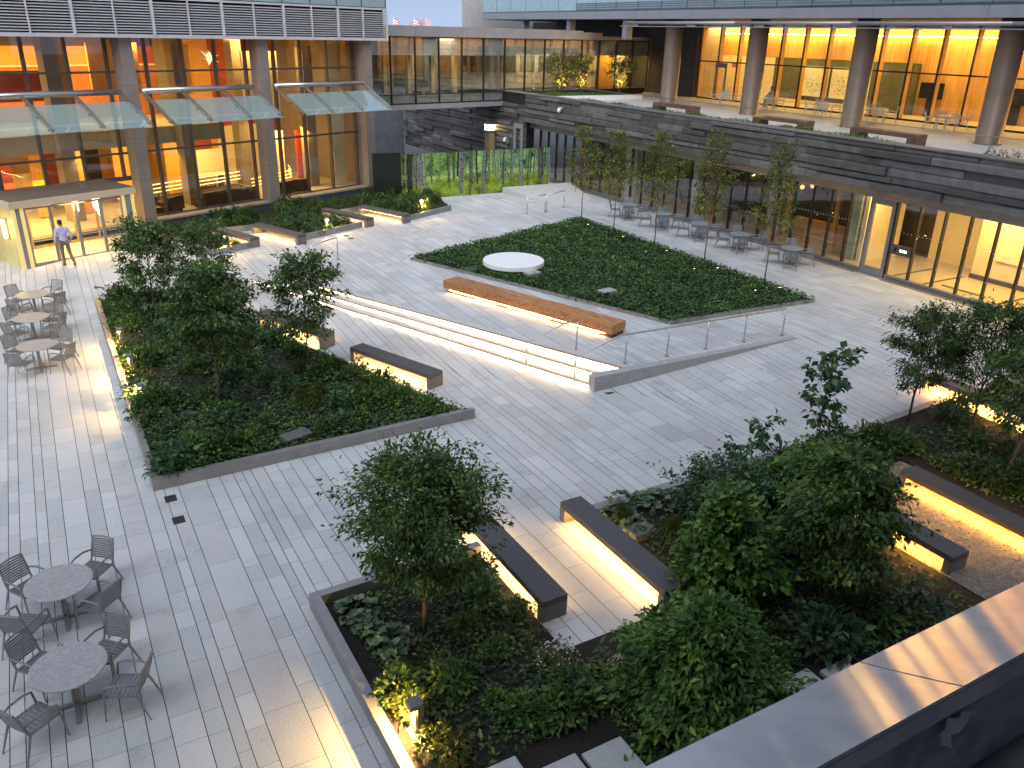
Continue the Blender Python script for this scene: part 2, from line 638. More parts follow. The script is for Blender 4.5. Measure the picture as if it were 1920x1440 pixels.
def tree(name, label, loc, h, crown0, rad, prof, nl, leaves, lsize, mat, trunk=.045, seed=1, bark='bark', wid=.5, droop=.25, lean=(0, 0), cat='tree', group=None, up=.75, stems=1, sub=5, spread=.10):
    g = np.random.default_rng(seed)
    t = thing(name, label, cat, loc, group)
    x0, y0, z0 = loc
    tb, tips = MB(), []
    cb = MB()
    for st in range(stems):
        a0 = 2 * math.pi * st / stems + g.uniform(0, 1)
        sx, sy = (0, 0) if stems == 1 else (math.cos(a0) * rad * .45, math.sin(a0) * rad * .45)
        hh = h * (1 if st == 0 else g.uniform(.75, .98))
        npt = 9
        tr = []
        for i in range(npt):
            f = i / (npt - 1)
            j = g.normal(0, .012 * h * f, 2)
            tr.append(np.array([x0 + (lean[0] + sx) * f ** .8 + j[0], y0 + (lean[1] + sy) * f ** .8 + j[1], z0 - .05 + (hh * .97 + .05) * f]))
        rs = [trunk * (1 - .85 * (i / (npt - 1)) ** .8) / (1 if stems == 1 else 1.6) for i in range(npt)]
        tb.tube(tr, rs, 7)
        T = lambda f: tr[min(npt - 2, int(f * (npt - 1)))] * (1 - (f * (npt - 1) - min(npt - 2, int(f * (npt - 1))))) + tr[min(npt - 2, int(f * (npt - 1))) + 1] * (f * (npt - 1) - min(npt - 2, int(f * (npt - 1))))
        n1 = max(3, int(nl / stems))
        for i in range(n1):
            u = (i + g.uniform(0, 1)) / n1
            fz = crown0 * .92 + (.96 - crown0 * .92) * u ** .9
            s = T(fz)
            az = i * 2.399 + g.uniform(-.5, .5) + a0
            rr = rad * prof((fz - crown0) / (1 - crown0)) * g.uniform(.7, 1.15) * (1 if stems == 1 else .75)
            rr = max(rr, .12)
            rise = rr * up * g.uniform(.6, 1.3)
            pts = []
            for q in range(5):
                e = q / 4
                pts.append(s + np.array([math.cos(az) * rr * e, math.sin(az) * rr * e, rise * (e ** .8) - droop * rr * e ** 2.2]) + g.normal(0, .03 * rr, 3) * (q > 0))
            cb.tube(pts, max(.004, trunk * .32), 4, .003, cap=False)
            for k in range(sub):
                e = g.uniform(.25, 1.0)
                b = pts[min(3, int(e * 4))] * (1 - (e * 4 - min(3, int(e * 4)))) + pts[min(3, int(e * 4)) + 1] * (e * 4 - min(3, int(e * 4)))
                az2 = az + g.choice([-1, 1]) * g.uniform(.4, 1.3)
                l2 = rr * g.uniform(.2, .5)
                en = b + np.array([math.cos(az2) * l2, math.sin(az2) * l2, l2 * g.uniform(-.15, .7)])
                cb.tube([b, (b + en) / 2 + g.normal(0, .02, 3), en], .005, 3, .002, cap=False)
                tips.append((b, en))
            tips.append((pts[2], pts[4]))
        tips.append((T(.8), T(1.0)))
    tb.build('trunk', bark, t, smooth=True)
    cb.build('branches', bark, t)
    n = len(tips)
    w = np.array([np.linalg.norm(b - a) + .05 for a, b in tips]) * g.uniform(.35, 1.6, n)
    k = g.choice(n, leaves, p=w / w.sum())
    A = np.array([a for a, b in tips])[k]
    B = np.array([b for a, b in tips])[k]
    f = g.uniform(0, 1.08, leaves)[:, None]
    sg = spread
    pos = A + (B - A) * f + g.normal(0, 1, (leaves, 3)) * np.array([sg, sg, sg * .8])
    axis = B - A
    cen = np.array([x0 + lean[0] * .7, y0 + lean[1] * .7, z0 + h * (crown0 + .3)])
    outw = pos - cen
    outw[:, 2] *= .3
    outw /= np.linalg.norm(outw, axis=1, keepdims=True) + 1e-6
    dirs = outw * .8 + g.normal(0, .65, (leaves, 3)) + np.array([0, 0, -droop * 1.6])
    leaves_mesh('crown', pos, dirs, lsize * g.uniform(.6, 1.25, leaves), mat, t, wid=wid, seed=seed)
    return t


def in_poly(poly, x, y):
    c = False
    j = len(poly) - 1
    for i in range(len(poly)):
        xi, yi = poly[i]
        xj, yj = poly[j]
        if (yi > y) != (yj > y) and x < (xj - xi) * (y - yi) / (yj - yi) + xi:
            c = not c
        j = i
    return c


def pts_in(poly, n, g, inset=0.0):
    xs = [p[0] for p in poly]
    ys = [p[1] for p in poly]
    out = []
    cx, cy = sum(xs) / len(xs), sum(ys) / len(ys)
    while len(out) < n:
        x, y = g.uniform(min(xs), max(xs)), g.uniform(min(ys), max(ys))
        if in_poly(poly, x, y):
            if inset and not all(in_poly(poly, x + dx, y + dy) for dx, dy in ((inset, 0), (-inset, 0), (0, inset), (0, -inset))):
                continue
            out.append((x, y))
    return out

# ================================================================== GROUND
BX, BY = P1[0] - P2[0], P1[1] - P2[1]
BL = math.hypot(BX, BY)
BX, BY = BX / BL, BY / BL            # along the steps, towards the ramp wall
QX, QY = -BY, BX                     # up the steps, on to the terrace
TREAD = .53


def sp(s, o):
    return (P2[0] + BX * s + QX * o, P2[1] + BY * s + QY * o)


def clip(poly, a, b, keep_left=True):
    out = []
    for i in range(len(poly)):
        p, q = poly[i], poly[(i + 1) % len(poly)]
        dp, dq = side(a, b, *p), side(a, b, *q)
        if not keep_left:
            dp, dq = -dp, -dq
        if dp >= 0:
            out.append(p)
        if dp * dq < 0:
            t = dp / (dp - dq)
            out.append((p[0] + (q[0] - p[0]) * t, p[1] + (q[1] - p[1]) * t))
    return out


def outside_tri(poly):
    res, rest = [], poly
    for i in range(3):
        a, b = TRI[i], TRI[(i + 1) % 3]
        o = clip(rest, a, b, False)
        if len(o) > 2:
            res.append(o)
        rest = clip(rest, a, b, True)
        if len(rest) < 3:
            break
    return res


TOP_A, TOP_B = sp(0, 2 * TREAD), sp(BL, 2 * TREAD)


def terrace_part(poly):
    for i in range(3):
        poly = clip(poly, TRI[i], TRI[(i + 1) % 3])
        if len(poly) < 3:
            return []
    poly = clip(poly, TOP_A, TOP_B)
    return poly if len(poly) > 2 else []


X0, X1, Y0, Y1 = -16.0, 30.0, 2.1, 52.0
pav = MB()
x = X0
pr = random.Random(5)
fixed = {-2.75: 1.55}
rows = []
while x < X1:
    if x < -2.75 <= x + .9:
        rows.append((x, -2.75))
        rows.append((-2.75, -1.2))
        x = -1.2
        continue
    w = pr.choice([.2, .2, .3, .3, .3, .4, .45, .6] if x > -2.75 else [1.2, 1.5])
    w = min(w, X1 - x)
    rows.append((x, x + w))
    x += w
for (xa, xb) in rows:
    w = xb - xa
    y = Y0 + pr.uniform(-1, 0)
    while y < Y1:
        if w > 1:
            ln = pr.uniform(1.4, 1.9)
        elif w > .5:
            ln = pr.uniform(.9, 1.6)
        else:
            ln = pr.choice([.5, .6, .75, .9, 1.2, 1.5])
        jx, jy = .0062, .003
        q = [(xa + jx, y + jy), (xb - jx, y + jy), (xb - jx, y + ln - jy), (xa + jx, y + ln - jy)]
        y += ln
        touches = any(in_tri(*p) for p in q) or any(in_poly(q, *t) for t in TRI)
        hit = touches or (min(p[0] for p in q) < 21 and max(p[0] for p in q) > 6 and 17.5 < q[0][1] < 33)
        if not hit:
            pav.poly([(px, py, slope(px, py)) for px, py in q])
        else:
            for o in outside_tri(q):
                pav.poly([(px, py, slope(px, py)) for px, py in o])
            o = terrace_part(q)
            if o:
                pav.poly([(px, py, TZ) for px, py in o])
tag(pav.build('paving', 'paver'), kind='structure')
# joint bed under the pavers, following the same ground
jb = MB()
N = .5
xx = X0
while xx < X1 + .5:
    yy = Y0
    while yy < Y1:
        q = [(xx, yy), (xx + N, yy), (xx + N, yy + N), (xx, yy + N)]
        jb.poly([(px, py, slope(px, py) - .022) for px, py in q])
        yy += N
    xx += N
jb2 = terrace_part([(5, 17), (22, 17), (22, 33.5), (5, 33.5)])
jb.poly([(px, py, TZ - .012) for px, py in jb2])
tag(jb.build('paving_bed', 'joint'), kind='structure')
# surrounding ground to the horizon
gd = MB()
gd.poly([(-3000, -200, -2.0), (3000, -200, -2.0), (3000, 5000, -2.0), (-3000, 5000, -2.0)])
tag(gd.build('ground', surf('distant_ground', (.07, .075, .075), .9)), kind='structure')

# ------------------------------------------------------------------ lit steps
st = thing('stone_steps', 'three low stone steps with glowing warm light lines under every nosing', 'steps', (*sp(BL / 2, 0), 0))


def gs(s):
    return TZ * (1 - max(0, min(1, s / BL)))


def wallclip(o):
    # where the riser at offset o meets the ramp wall
    return BL + o * .42


NS = 14
for k in range(3):
    tm, sm, nm_ = MB(), MB(), MB()
    for i in range(NS):
        s0 = k * 1.25 + (wallclip(k * TREAD) - k * 1.25) * i / NS
        s1 = k * 1.25 + (wallclip(k * TREAD) - k * 1.25) * (i + 1) / NS
        o0, o1 = k * TREAD, (k + 1) * TREAD
        zt = [gs(s) + (k + 1) / 3 * (TZ - gs(s)) for s in (s0, s1)]
        zb = [gs(s) + k / 3 * (TZ - gs(s)) for s in (s0, s1)]
        if k < 2:
            tm.poly([(*sp(s0, o0 - .04), zt[0]), (*sp(s1, o0 - .04), zt[1]), (*sp(s1, o1), zt[1]), (*sp(s0, o1), zt[0])])
        else:
            tm.poly([(*sp(s0, o0 - .04), zt[0] + .004), (*sp(s1, o0 - .04), zt[1] + .004), (*sp(s1, o0 + .30), zt[1] + .004), (*sp(s0, o0 + .30), zt[0] + .004)])
        h0, h1 = (min(.045, (a - b) * .35) for a, b in zip(zt, zb))
        # nosing front and underside, riser
        nm_.poly([(*sp(s0, o0 - .04), zt[0] - h0), (*sp(s1, o0 - .04), zt[1] - h1), (*sp(s1, o0 - .04), zt[1]), (*sp(s0, o0 - .04), zt[0])])
        nm_.poly([(*sp(s0, o0 - .04), zt[0] + .006), (*sp(s1, o0 - .04), zt[1] + .006), (*sp(s1, o0 + .05), zt[1] + .006), (*sp(s0, o0 + .05), zt[0] + .006)])
        tm.poly([(*sp(s0, o0), zt[0] - h0), (*sp(s1, o0), zt[1] - h1), (*sp(s1, o0 - .04), zt[1] - h1), (*sp(s0, o0 - .04), zt[0] - h0)])
        tm.poly([(*sp(s0, o0), zb[0] - .02), (*sp(s1, o0), zb[1] - .02), (*sp(s1, o0), zt[1] - h1), (*sp(s0, o0), zt[0] - h0)])
        m0, m1 = zt[0] - h0 - .002, zt[1] - h1 - .002
        d0, d1 = (max(.002, (a - b) * .42) for a, b in zip((m0, m1), zb))
        sm.poly([(*sp(s0, o0 - .006), m0 - d0), (*sp(s1, o0 - .006), m1 - d1), (*sp(s1, o0 - .030), m1), (*sp(s0, o0 - .030), m0)])
    tr_ = tm.build('tread', 'step', st)
    nm_.build('nosing', surf('tan_nosing', (.42, .29, .20), .6, var=.08) if 'tan_nosing' not in bpy.data.materials else bpy.data.materials['tan_nosing'], tr_)
    sm.build('light_strip', 'ledstep', st)

# ramp wall at the end of the steps
rw = MB()
yw = 17.72
wp = [(12.98, yw - .02), (20.9, yw - .02), (20.9, yw + .28), (12.98, yw + .28)]
wallp = [(12.96, 17.70), (20.95, 17.52), (20.95, 17.74), (12.96, 18.0)]
segs = 4
for i in range(segs):
    f0, f1 = i / segs, (i + 1) / segs
    L = lambda a, b, f: (a[0] + (b[0] - a[0]) * f, a[1] + (b[1] - a[1]) * f)
    g_ = .004 / 8
    q = [L(wallp[0], wallp[1], f0 + g_), L(wallp[0], wallp[1], f1 - g_), L(wallp[3], wallp[2], f1 - g_), L(wallp[3], wallp[2], f0 + g_)]
    rw.prism(q, -.1, TZ + .012)
tag(rw.build('ramp_wall', 'conc', bevel=.006), 'low pale concrete wall tapering along the ramp beside the lit steps', 'wall')

# raised landing by the mural
ld = MB()
n = len(ld.v)
ld.v += [(24.85, 44.8, TZ), (25.65, 39.6, TZ), (28.7, 40.6, TZ), (29.9, 44.8, TZ), (24.85, 44.8, .80), (25.65, 39.6, TZ + .006), (28.7, 40.6, TZ + .008), (29.9, 44.8, .78)]
ld.f += [(4, 5, 6, 7), (0, 1, 5, 4), (2, 3, 7, 6), (3, 0, 4, 7), (1, 2, 6, 5)]
tag(ld.build('landing', 'step'), kind='structure')


# ================================================================== PLANTING BEDS
def kerb(mb, p0, p1, h, w, zt=0.0, inner=1):
    """kerb along p0-p1, w wide to its left, top h above the ground"""
    L = math.hypot(p1[0] - p0[0], p1[1] - p0[1])
    dx, dy = (p1[0] - p0[0]) / L, (p1[1] - p0[1]) / L
    nx, ny = -dy * inner, dx * inner
    k = max(1, int(L / 2.5))
    for i in range(k):
        a, b = L * i / k, L * (i + 1) / k
        qs = [(p0[0] + dx * a, p0[1] + dy * a), (p0[0] + dx * b, p0[1] + dy * b)]
        z = [terr(*q) for q in qs]
        n = len(mb.v)
        for zz in (-.06, h + zt):
            for (q, zq) in zip(qs, z):
                mb.v.append((q[0], q[1], zq + zz))
            for (q, zq) in list(zip(qs, z))[::-1]:
                mb.v.append((q[0] + nx * w, q[1] + ny * w, zq + zz))
        fs = [(4, 5, 6, 7), (0, 1, 5, 4), (2, 3, 7, 6)]
        if i == 0:
            fs.append((3, 0, 4, 7))
        if i == k - 1:
            fs.append((1, 2, 6, 5))
        for f in fs:
            mb.f.append(tuple(n + j for j in (f if inner > 0 else f[::-1])))


def soil(mb, poly, h):
    for t in tessellate_polygon([[Vector((x, y, 0)) for x, y in poly]]):
        mb.poly([(poly[i][0], poly[i][1], terr(*poly[i]) + h) for i in t])


def soil_grid(mb, poly, h, n=1.2):
    xs, ys = [p[0] for p in poly], [p[1] for p in poly]
    soil(mb, poly, h)


PA = [(1.04, 17.55), (9.10, 17.70), (3.78, 32.0), (1.06, 32.05)]
bed_a = thing('planting_bed', 'wedge shaped planting bed with metal kerb left of the lit steps', 'planter', (4, 24, 0))
k1, k2, s1 = MB(), MB(), MB()
kerb(k1, PA[0], PA[1], .27, .16)
kerb(k2, (PA[3][0], PA[3][1]), (PA[0][0], PA[0][1] + .16), .27, .16, zt=.002)
kerb(k2, (PA[1][0] - .12, PA[1][1] + .165), (PA[2][0], PA[2][1]), .06, .05)
kerb(k2, PA[2], (PA[3][0] + .165, PA[3][1]), .2, .1, zt=.001)
k1.build('kerb', 'curb', bed_a)
k2.build('kerb', 'curb', bed_a)
PAs = [(1.15, 17.7), (8.95, 17.85), (3.7, 31.9), (1.15, 31.95)]
soil(s1, PAs, .14)
s1.build('soil', 'soil', bed_a)

PB = [(2.90, 2.1), (6.32, 2.1), (8.95, 2.1), (13.87, 2.1), (13.87, 10.75), (17.3, 10.75), (17.3, 2.1), (21.3, 2.1), (21.3, 12.42), (8.98, 12.42), (8.98, 8.93), (6.30, 8.93), (6.30, 12.12), (2.90, 12.05)]
bed_b = thing('planting_bed', 'large stepped planting bed below the parapet with benches set into it', 'planter', (8, 7, 0))
k1, k2, s1 = MB(), MB(), MB()
kerb(k1, (2.90, 12.05), (2.90, 2.1), .30, .17)
kerb(k1, (6.30, 12.12), (3.07, 12.05), .30, .17, zt=.003)
kerb(k2, (21.3, 12.42), (8.98, 12.42), .15, .22, zt=0)
kerb(k2, (21.3, 4), (21.3, 12.20), .15, .15, zt=.002)
k1.build('kerb', 'curb', bed_b)
k2.build('kerb', 'curb', bed_b)
ke = MB()
kerb(ke, (8.98, 8.93), (6.30, 8.93), .045, .05)
kerb(ke, (6.30, 8.98), (6.30, 12.1), .05, .05)
kerb(ke, (8.98, 12.2), (8.98, 8.88), .05, .05, zt=.002)
kerb(ke, (13.87, 2.1), (13.87, 10.75), .10, .03)
kerb(ke, (17.3, 10.75), (17.3, 2.1), .10, .03)
kerb(ke, (13.90, 10.75), (17.27, 10.75), .10, .03, zt=.002)
ke.build('steel_edging', 'darksteel', bed_b)
for rc in (((2.97, 2.1), (6.26, 2.1), (6.26, 12.0), (2.97, 12.0)), ((6.26, 2.1), (9.0, 2.1), (9.0, 8.9), (6.26, 8.9)), ((9.0, 2.1), (13.87, 2.1), (13.87, 12.3), (9.0, 12.3)),
           ((13.87, 10.76), (17.3, 10.76), (17.3, 12.3), (13.87, 12.3)), ((17.3, 2.1), (21.2, 2.1), (21.2, 12.3), (17.3, 12.3))):
    s1.poly([(x, y, terr(x, y) + .10) for x, y in rc])
s1.build('soil', 'soil', bed_b)
gv = MB()
gv.box(13.885, 17.285, 2.1, 10.73, .01, .055)
tag(gv.build('gravel_bed', 'gravelbase'), kind='structure')
g = np.random.default_rng(3)
gm = MB()
for i in range(6500):
    x, y = g.uniform(13.95, 17.25), g.uniform(5.2, 10.68)
    r = g.uniform(.016, .034)
    a = g.uniform(0, 6.28)
    c_, s_ = math.cos(a) * r, math.sin(a) * r
    z = .053
    e = g.uniform(.55, .9)
    b = [(x + c_, y + s_, z), (x - s_ * e, y + c_ * e, z), (x - c_, y - s_, z), (x + s_ * e, y - c_ * e, z)]
    t = (x + g.uniform(-.3, .3) * r, y + g.uniform(-.3, .3) * r, z + r * g.uniform(.6, 1.0))
    for q in range(4):
        gm.poly([b[q], b[(q + 1) % 4], t])
nv = np.array(gm.v)
# merge each pebble so that it counts as one island
faces, verts = [], []
for i in range(6500):
    base = len(verts)
    f0 = i * 12
    verts += [gm.v[f0], gm.v[f0 + 3], gm.v[f0 + 6], gm.v[f0 + 9], gm.v[f0 + 2]]
    faces += [(base + q, base + (q + 1) % 4, base + 4) for q in range(4)]
go = mesh_obj('gravel', np.array(verts), faces, 'gravel')
tag(go, 'loose tan pea gravel around the two glowing benches', 'gravel', kind='stuff')

FAZ = R(68)
FO = (4.63, 41.89)
FU = (math.sin(FAZ), math.cos(FAZ))
FN = (FU[1], -FU[0])


def FP(a, w, z=0.0):
    return (FO[0] + FU[0] * a + FN[0] * w, FO[1] + FU[1] * a + FN[1] * w, z)


def fbox(mb, a0, a1, w0, w1, z0, z1):
    return mb.obox(FP(a0, w0, z0), (FU[0] * (a1 - a0), FU[1] * (a1 - a0), 0), (FN[0] * (w1 - w0), FN[1] * (w1 - w0), 0), (0, 0, z1 - z0))


UL = [(4.5, 41.3), (5.93, 36.2), (7.70, 36.95), (6.45, 40.15), (8.85, 40.5), (10.28, 37.45), (13.72, 39.05), (12.62, 41.95), (15.1, 42.75), (16.40, 39.5), (19.6, 41.1), (20.35, 44.8), (18.9, 47.0), FP(13.9, -.1)[:2], FP(-.0, .02)[:2]]
bed_c = thing('planting_bed', 'shrub filled planting bed along the foot of the lit lobby windows', 'planter', (12, 41, TZ))
k1, s1 = MB(), MB()
for i in range(len(UL) - 5):
    if i in (8,):
        pass
    a, b = UL[i], UL[i + 1]
    low = i in (2, 4, 6, 8)
    kerb(k1, a, b, .08 if low else .27, .06 if low else .12, zt=.002 * (i % 2))
k1.build('kerb', 'curb', bed_c)
soil(s1, UL, .15)
s1.build('soil', 'soil', bed_c)

LAWN = [(13.37, 32.11), (18.03, 20.44), (24.66, 20.11), (24.75, 36.09)]
bed_d = thing('planting_bed', 'broad flat bed of dense green ground cover behind the timber bench', 'planter', (20, 27, TZ))
k1, s1 = MB(), MB()
kerb(k1, LAWN[0], LAWN[1], .12, .10)
kerb(k1, LAWN[1], LAWN[2], .14, .10, zt=.002)
kerb(k1, LAWN[2], LAWN[3], .06, .08)
kerb(k1, LAWN[3], LAWN[0], .04, .08, zt=.002)
k1.build('kerb', 'curb', bed_d)
soil(s1, LAWN, .05)
s1.build('soil', 'soil', bed_d)

# ================================================================== STONE BENCHES
BB = -22.0
LW, WW, HH, TT = 3.45, .52, .45, .14


def bench_mesh():
    t = thing('stone_bench', 'x', 'bench', (0, 0, 0))
    m = MB()
    m.box(-WW / 2, WW / 2, -LW / 2, LW / 2, HH - .13, HH)
    m.build('seat', 'bench', t, bevel=.006)
    for s in (-1, 1):
        m = MB()
        y = s * (LW / 2 - .085)
        m.box(-WW / 2 + .001, WW / 2 - .001, y - .083, y + .083, -.06, HH - .131)
        m.build('leg', 'benchedge', t, bevel=.004)
    m = MB()
    # narrow strip recessed below the seat
    m.box(-.05, .05, -LW / 2 + .22, LW / 2 - .22, HH - .162, HH - .134)
    m.build('light_strip', 'led', t)
    return t


BENCH_G = 'dark stone benches with light under the seat'
bench0 = bench_mesh()


def place_bench(x, y, azd, label, first=[True], led=None, side_=-1):
    z = terr(x, y)
    rz = -R(azd)
    if first[0]:
        first[0] = False
        o = bench0
        o.location, o.rotation_euler, o['label'], o['group'] = (x, y, z), (0, 0, rz), label, BENCH_G
    else:
        o = dup(bench0, (x, y, z), rz, label, BENCH_G)
    for c in o.children:
        if c.name.startswith('light_strip'):
            c.location.x = side_ * .11
    if led:
        for c in o.children:
            if c.name.startswith('light_strip'):
                c.data = c.data.copy()
                c.data.materials[0] = M[led]
    return o


place_bench(8.42, 21.66, BB, 'stone bench glowing underneath beside the near corner of the wedge shaped bed')
place_bench(6.62, 26.05, BB, 'stone bench glowing underneath behind the slender tree of the wedge shaped bed')
place_bench(4.75, 30.45, BB, 'stone bench half hidden behind trees at the far end of the wedge shaped bed')
place_bench(7.32, 38.6, BB, 'stone bench nearest the entrance doors, beside the bollard in the lobby bed', led='ledpale', side_=1)
place_bench(9.37, 38.35, BB, 'stone bench second from the entrance, its glow facing the first one', led='ledpale')
place_bench(13.45, 40.55, BB, 'stone bench third from the entrance along the lobby bed', led='ledpale', side_=1)
place_bench(15.48, 40.65, BB, 'stone bench along the lobby bed closest to the forest mural', led='ledpale')
place_bench(6.60, 11.46, 0, 'stone bench behind the round crowned tree in the paved alcove', side_=0)
place_bench(8.68, 10.70, 0, 'stone bench in the paved alcove, the one farther right of the round crowned tree')
place_bench(14.27, 8.93, 0, 'stone bench on the gravel, the one nearer the leafy trees', led='ledorange')
place_bench(16.42, 8.25, 0, 'stone bench on the gravel along its far side', led='ledorange')
place_bench(21.80, 11.60, 0, 'stone bench glowing between the two trees at the right edge', led='ledorange')

# ------------------------------------------------------------------ timber bench
tb = thing('timber_bench', 'long orange timber beam bench glowing underneath beside the ground cover bed', 'bench', (14.43, 23.95, TZ))
tdir = Vector((16.15 - 13.48, 20.46 - 27.56, 0)).normalized()
tper = Vector((tdir.y, -tdir.x, 0))       # towards the steps
if tper.x > 0:
    tper = -tper
o0 = Vector((13.40, 27.58, TZ))
TLEN, TW = 7.62, .80
rb = random.Random(4)
for i in range(4):
    m = MB()
    wv = TW / 4
    cut = [0, rb.uniform(.25, .45), rb.uniform(.6, .8), 1]
    for a, b in zip(cut[:-1], cut[1:]):
        p = o0 + tdir * (TLEN * a + .002) + tper * (wv * i + .002) + Vector((0, 0, .14))
        m.obox(p, tdir * (TLEN * (b - a) - .004), tper * (wv - .004), (0, 0, .31 + rb.uniform(-.003, .003)))
    m.build('timber_beam', 'wood', tb, bevel=.005)
for f in (.03, .34, .66, .93):
    m = MB()
    m.obox(o0 + tdir * (TLEN * f) + tper * .06, tdir * (.5 if f > .05 else 1.2), tper * (TW - .14), (0, 0, .139))
    m.build('foot', surf('dark_timber_foot', (.10, .045, .02), .6) if 'dark_timber_foot' not in bpy.data.materials else bpy.data.materials['dark_timber_foot'], tb)
m = MB()
m.obox(o0 + tdir * .3 + tper * (TW - .045) + Vector((0, 0, .115)), tdir * (TLEN - .6), tper * .03, (0, 0, .02))
m.build('light_strip', glow('bench_led', (1.0, .62, .24), 55.0), tb)

# ------------------------------------------------------------------ white disc
dx_, dy_, _ = at(963, 487, .46)
m = MB()
m.lathe([(1.02, TZ + .05), (1.02, TZ + .27), (1.24, TZ + .27), (1.27, TZ + .29), (1.27, TZ + .45), (1.255, TZ + .465)], dx_, dy_, 64)
tag(m.build('round_platform', 'white'), 'white round disc platform standing in the ground cover', 'platform')


# ------------------------------------------------------------------ handrails
def rail(label, posts, top, name='handrail'):
    t = thing(name, label, 'handrail', (posts[0][0], posts[0][1], posts[0][2]))
    m = MB()
    m.tube(top, .025, 8)
    m.build('rail', 'steel', t, smooth=True)
    for (x, y, z, zt) in posts:
        m = MB()
        m.tube([(x, y, z), (x, y, zt)], .025, 8)
        p = m.build('post', 'steel', t, smooth=True)
        m = MB()
        m.lathe([(.075, z), (.075, z + .012), (.03, z + .018)], x, y, 12)
        m.build('base_plate', 'steel', p)


hz = .93
rail('short steel handrail across the lit steps in front of the timber bench', [(11.95, 19.85, .04, .97), (13.77, 19.89, TZ, TZ + hz)],
     [(11.95, 19.85, .97), (13.3, 19.88, TZ + hz), (13.77, 19.89, TZ + hz)])
rail('long steel handrail along the ramp wall descending the lit steps', [(12.66, 18.28, 0, .93)] + [(x, y, TZ, TZ + hz) for x, y in ((14.42, 18.22), (15.96, 18.14), (17.48, 18.08), (19.07, 18.05), (20.7, 17.95))],
     [(12.66, 18.28, .93), (14.15, 18.23, TZ + hz), (20.7, 17.95, TZ + hz)])
rail('steel handrail at the top end of the steps, the farther of two', [(9.22, 32.55, TZ, TZ + .96), (10.6, 33.47, TZ, TZ + .96)], [(9.22, 32.55, TZ + .94), (10.25, 33.24, TZ + .97), (10.6, 33.47, TZ + .96)])
rail('steel handrail crossing the steps behind the slender tree', [(7.75, 30.0, .36, 1.2), (9.43, 30.73, TZ, TZ + .93)], [(7.75, 30.0, 1.2), (9.0, 30.54, TZ + .93), (9.43, 30.73, TZ + .93)])
rail('short steel handrail by the landing, the one farther from the ground cover trees', [(23.0, 38.66, TZ, TZ + .94), (24.15, 38.64, TZ, TZ + .96)], [(23.0, 38.66, TZ + .86), (23.9, 38.64, TZ + .96), (24.15, 38.64, TZ + .96)])
rail('short steel handrail by the landing, the one nearer the ground cover trees', [(24.28, 38.7, TZ, TZ + .9), (25.86, 39.39, TZ, TZ + .95)], [(24.28, 38.7, TZ + .88), (25.5, 39.23, TZ + .95), (25.86, 39.39, TZ + .95)])


# ------------------------------------------------------------------ drains, pads, stepping stones
def slab(name, mat, cx, cy, lx, ly, z0, z1, label, cat, group=None, rz=0):
    m = MB()
    c, s = math.cos(rz), math.sin(rz)
    m.obox((cx - c * lx / 2 + s * ly / 2, cy - s * lx / 2 - c * ly / 2, z0), (c * lx, s * lx, 0), (-s * ly, c * ly, 0), (0, 0, z1 - z0))
    return tag(m.build(name, mat, bevel=.004), label, cat, group)


for px, py, lab in ((320, 935, 'dark square drain grate closest to the front corner of the wedge shaped bed'), (335, 975, 'square drain grate just below another, left of the round crowned tree'),
                    (1140, 735, 'dark drain grate at the foot of the ramp wall'), (183, 538, 'drain grate above the far left corner of the wedge shaped bed'),
                    (650, 442, 'small drain grate in front of the lobby bed, the farther of two'), (658, 447, 'small drain grate in front of the lobby bed, the nearer of two'),
                    (822, 390, 'drain grate at the right tip of the lobby bed')):
    x, y, z = at(px, py)
    slab('drain_grate', 'grate', x, y, .24, .3, z - .02, z + .004, lab, 'drain')
for px, py, lab, lx in ((320, 745, 'flat grey slab among shrubs, nearest the bollards of the wedge shaped bed', .5), (355, 775, 'flat grey slab beside the trunk of the big tree in the wedge shaped bed', .5),
                        (555, 818, 'largest flat grey slab close to the front kerb of the wedge shaped bed', .7), (1200, 995, 'dark slab in the bed right of the alcove bench', .55)):
    x, y, z = at(px, py, .2)
    slab('stone_slab', 'pad', x, y, lx, .42, z + .1, z + .27, lab, 'slab', rz=rnd.uniform(-.3, .3))
for px, py, lab in ((856, 505, 'grey slab in the ground cover left of the white disc'), (990, 515, 'grey slab in the ground cover just below the white disc'),
                    (1078, 546, 'dim grey slab in the ground cover behind the timber bench'), (1130, 549, 'pale grey slab in the ground cover behind the right end of the timber bench')):
    x, y, z = at(px, py, .2)
    x += .75 if px < 1000 and px > 850 and py < 510 else .2
    slab('stone_slab', 'pad' if px in (856, 1078) else 'conc', x, y, .62, .42, z + .04, z + (.19 if px in (856, 1078) else .29), lab, 'slab', rz=.1)
for x0, x1, yt, lab in ((3.75, 4.43, 7.34, 'pale stepping stone farthest left in the bed at the bottom edge'), (4.55, 5.2, 6.98, 'pale stepping stone second from the left at the bottom edge'),
                        (5.28, 5.95, 6.92, 'pale stepping stone under the edge of the bright green shrub tree'), (8.74, 9.46, 6.62, 'large pale stepping stone right of the bright green shrub tree'),
                        (9.60, 10.17, 6.48, 'pale stepping stone farthest right, cut by the parapet')):
    slab('stepping_stone', 'stone', (x0 + x1) / 2, yt - .36, x1 - x0, .72, .06, .17, lab, 'stepping stone')


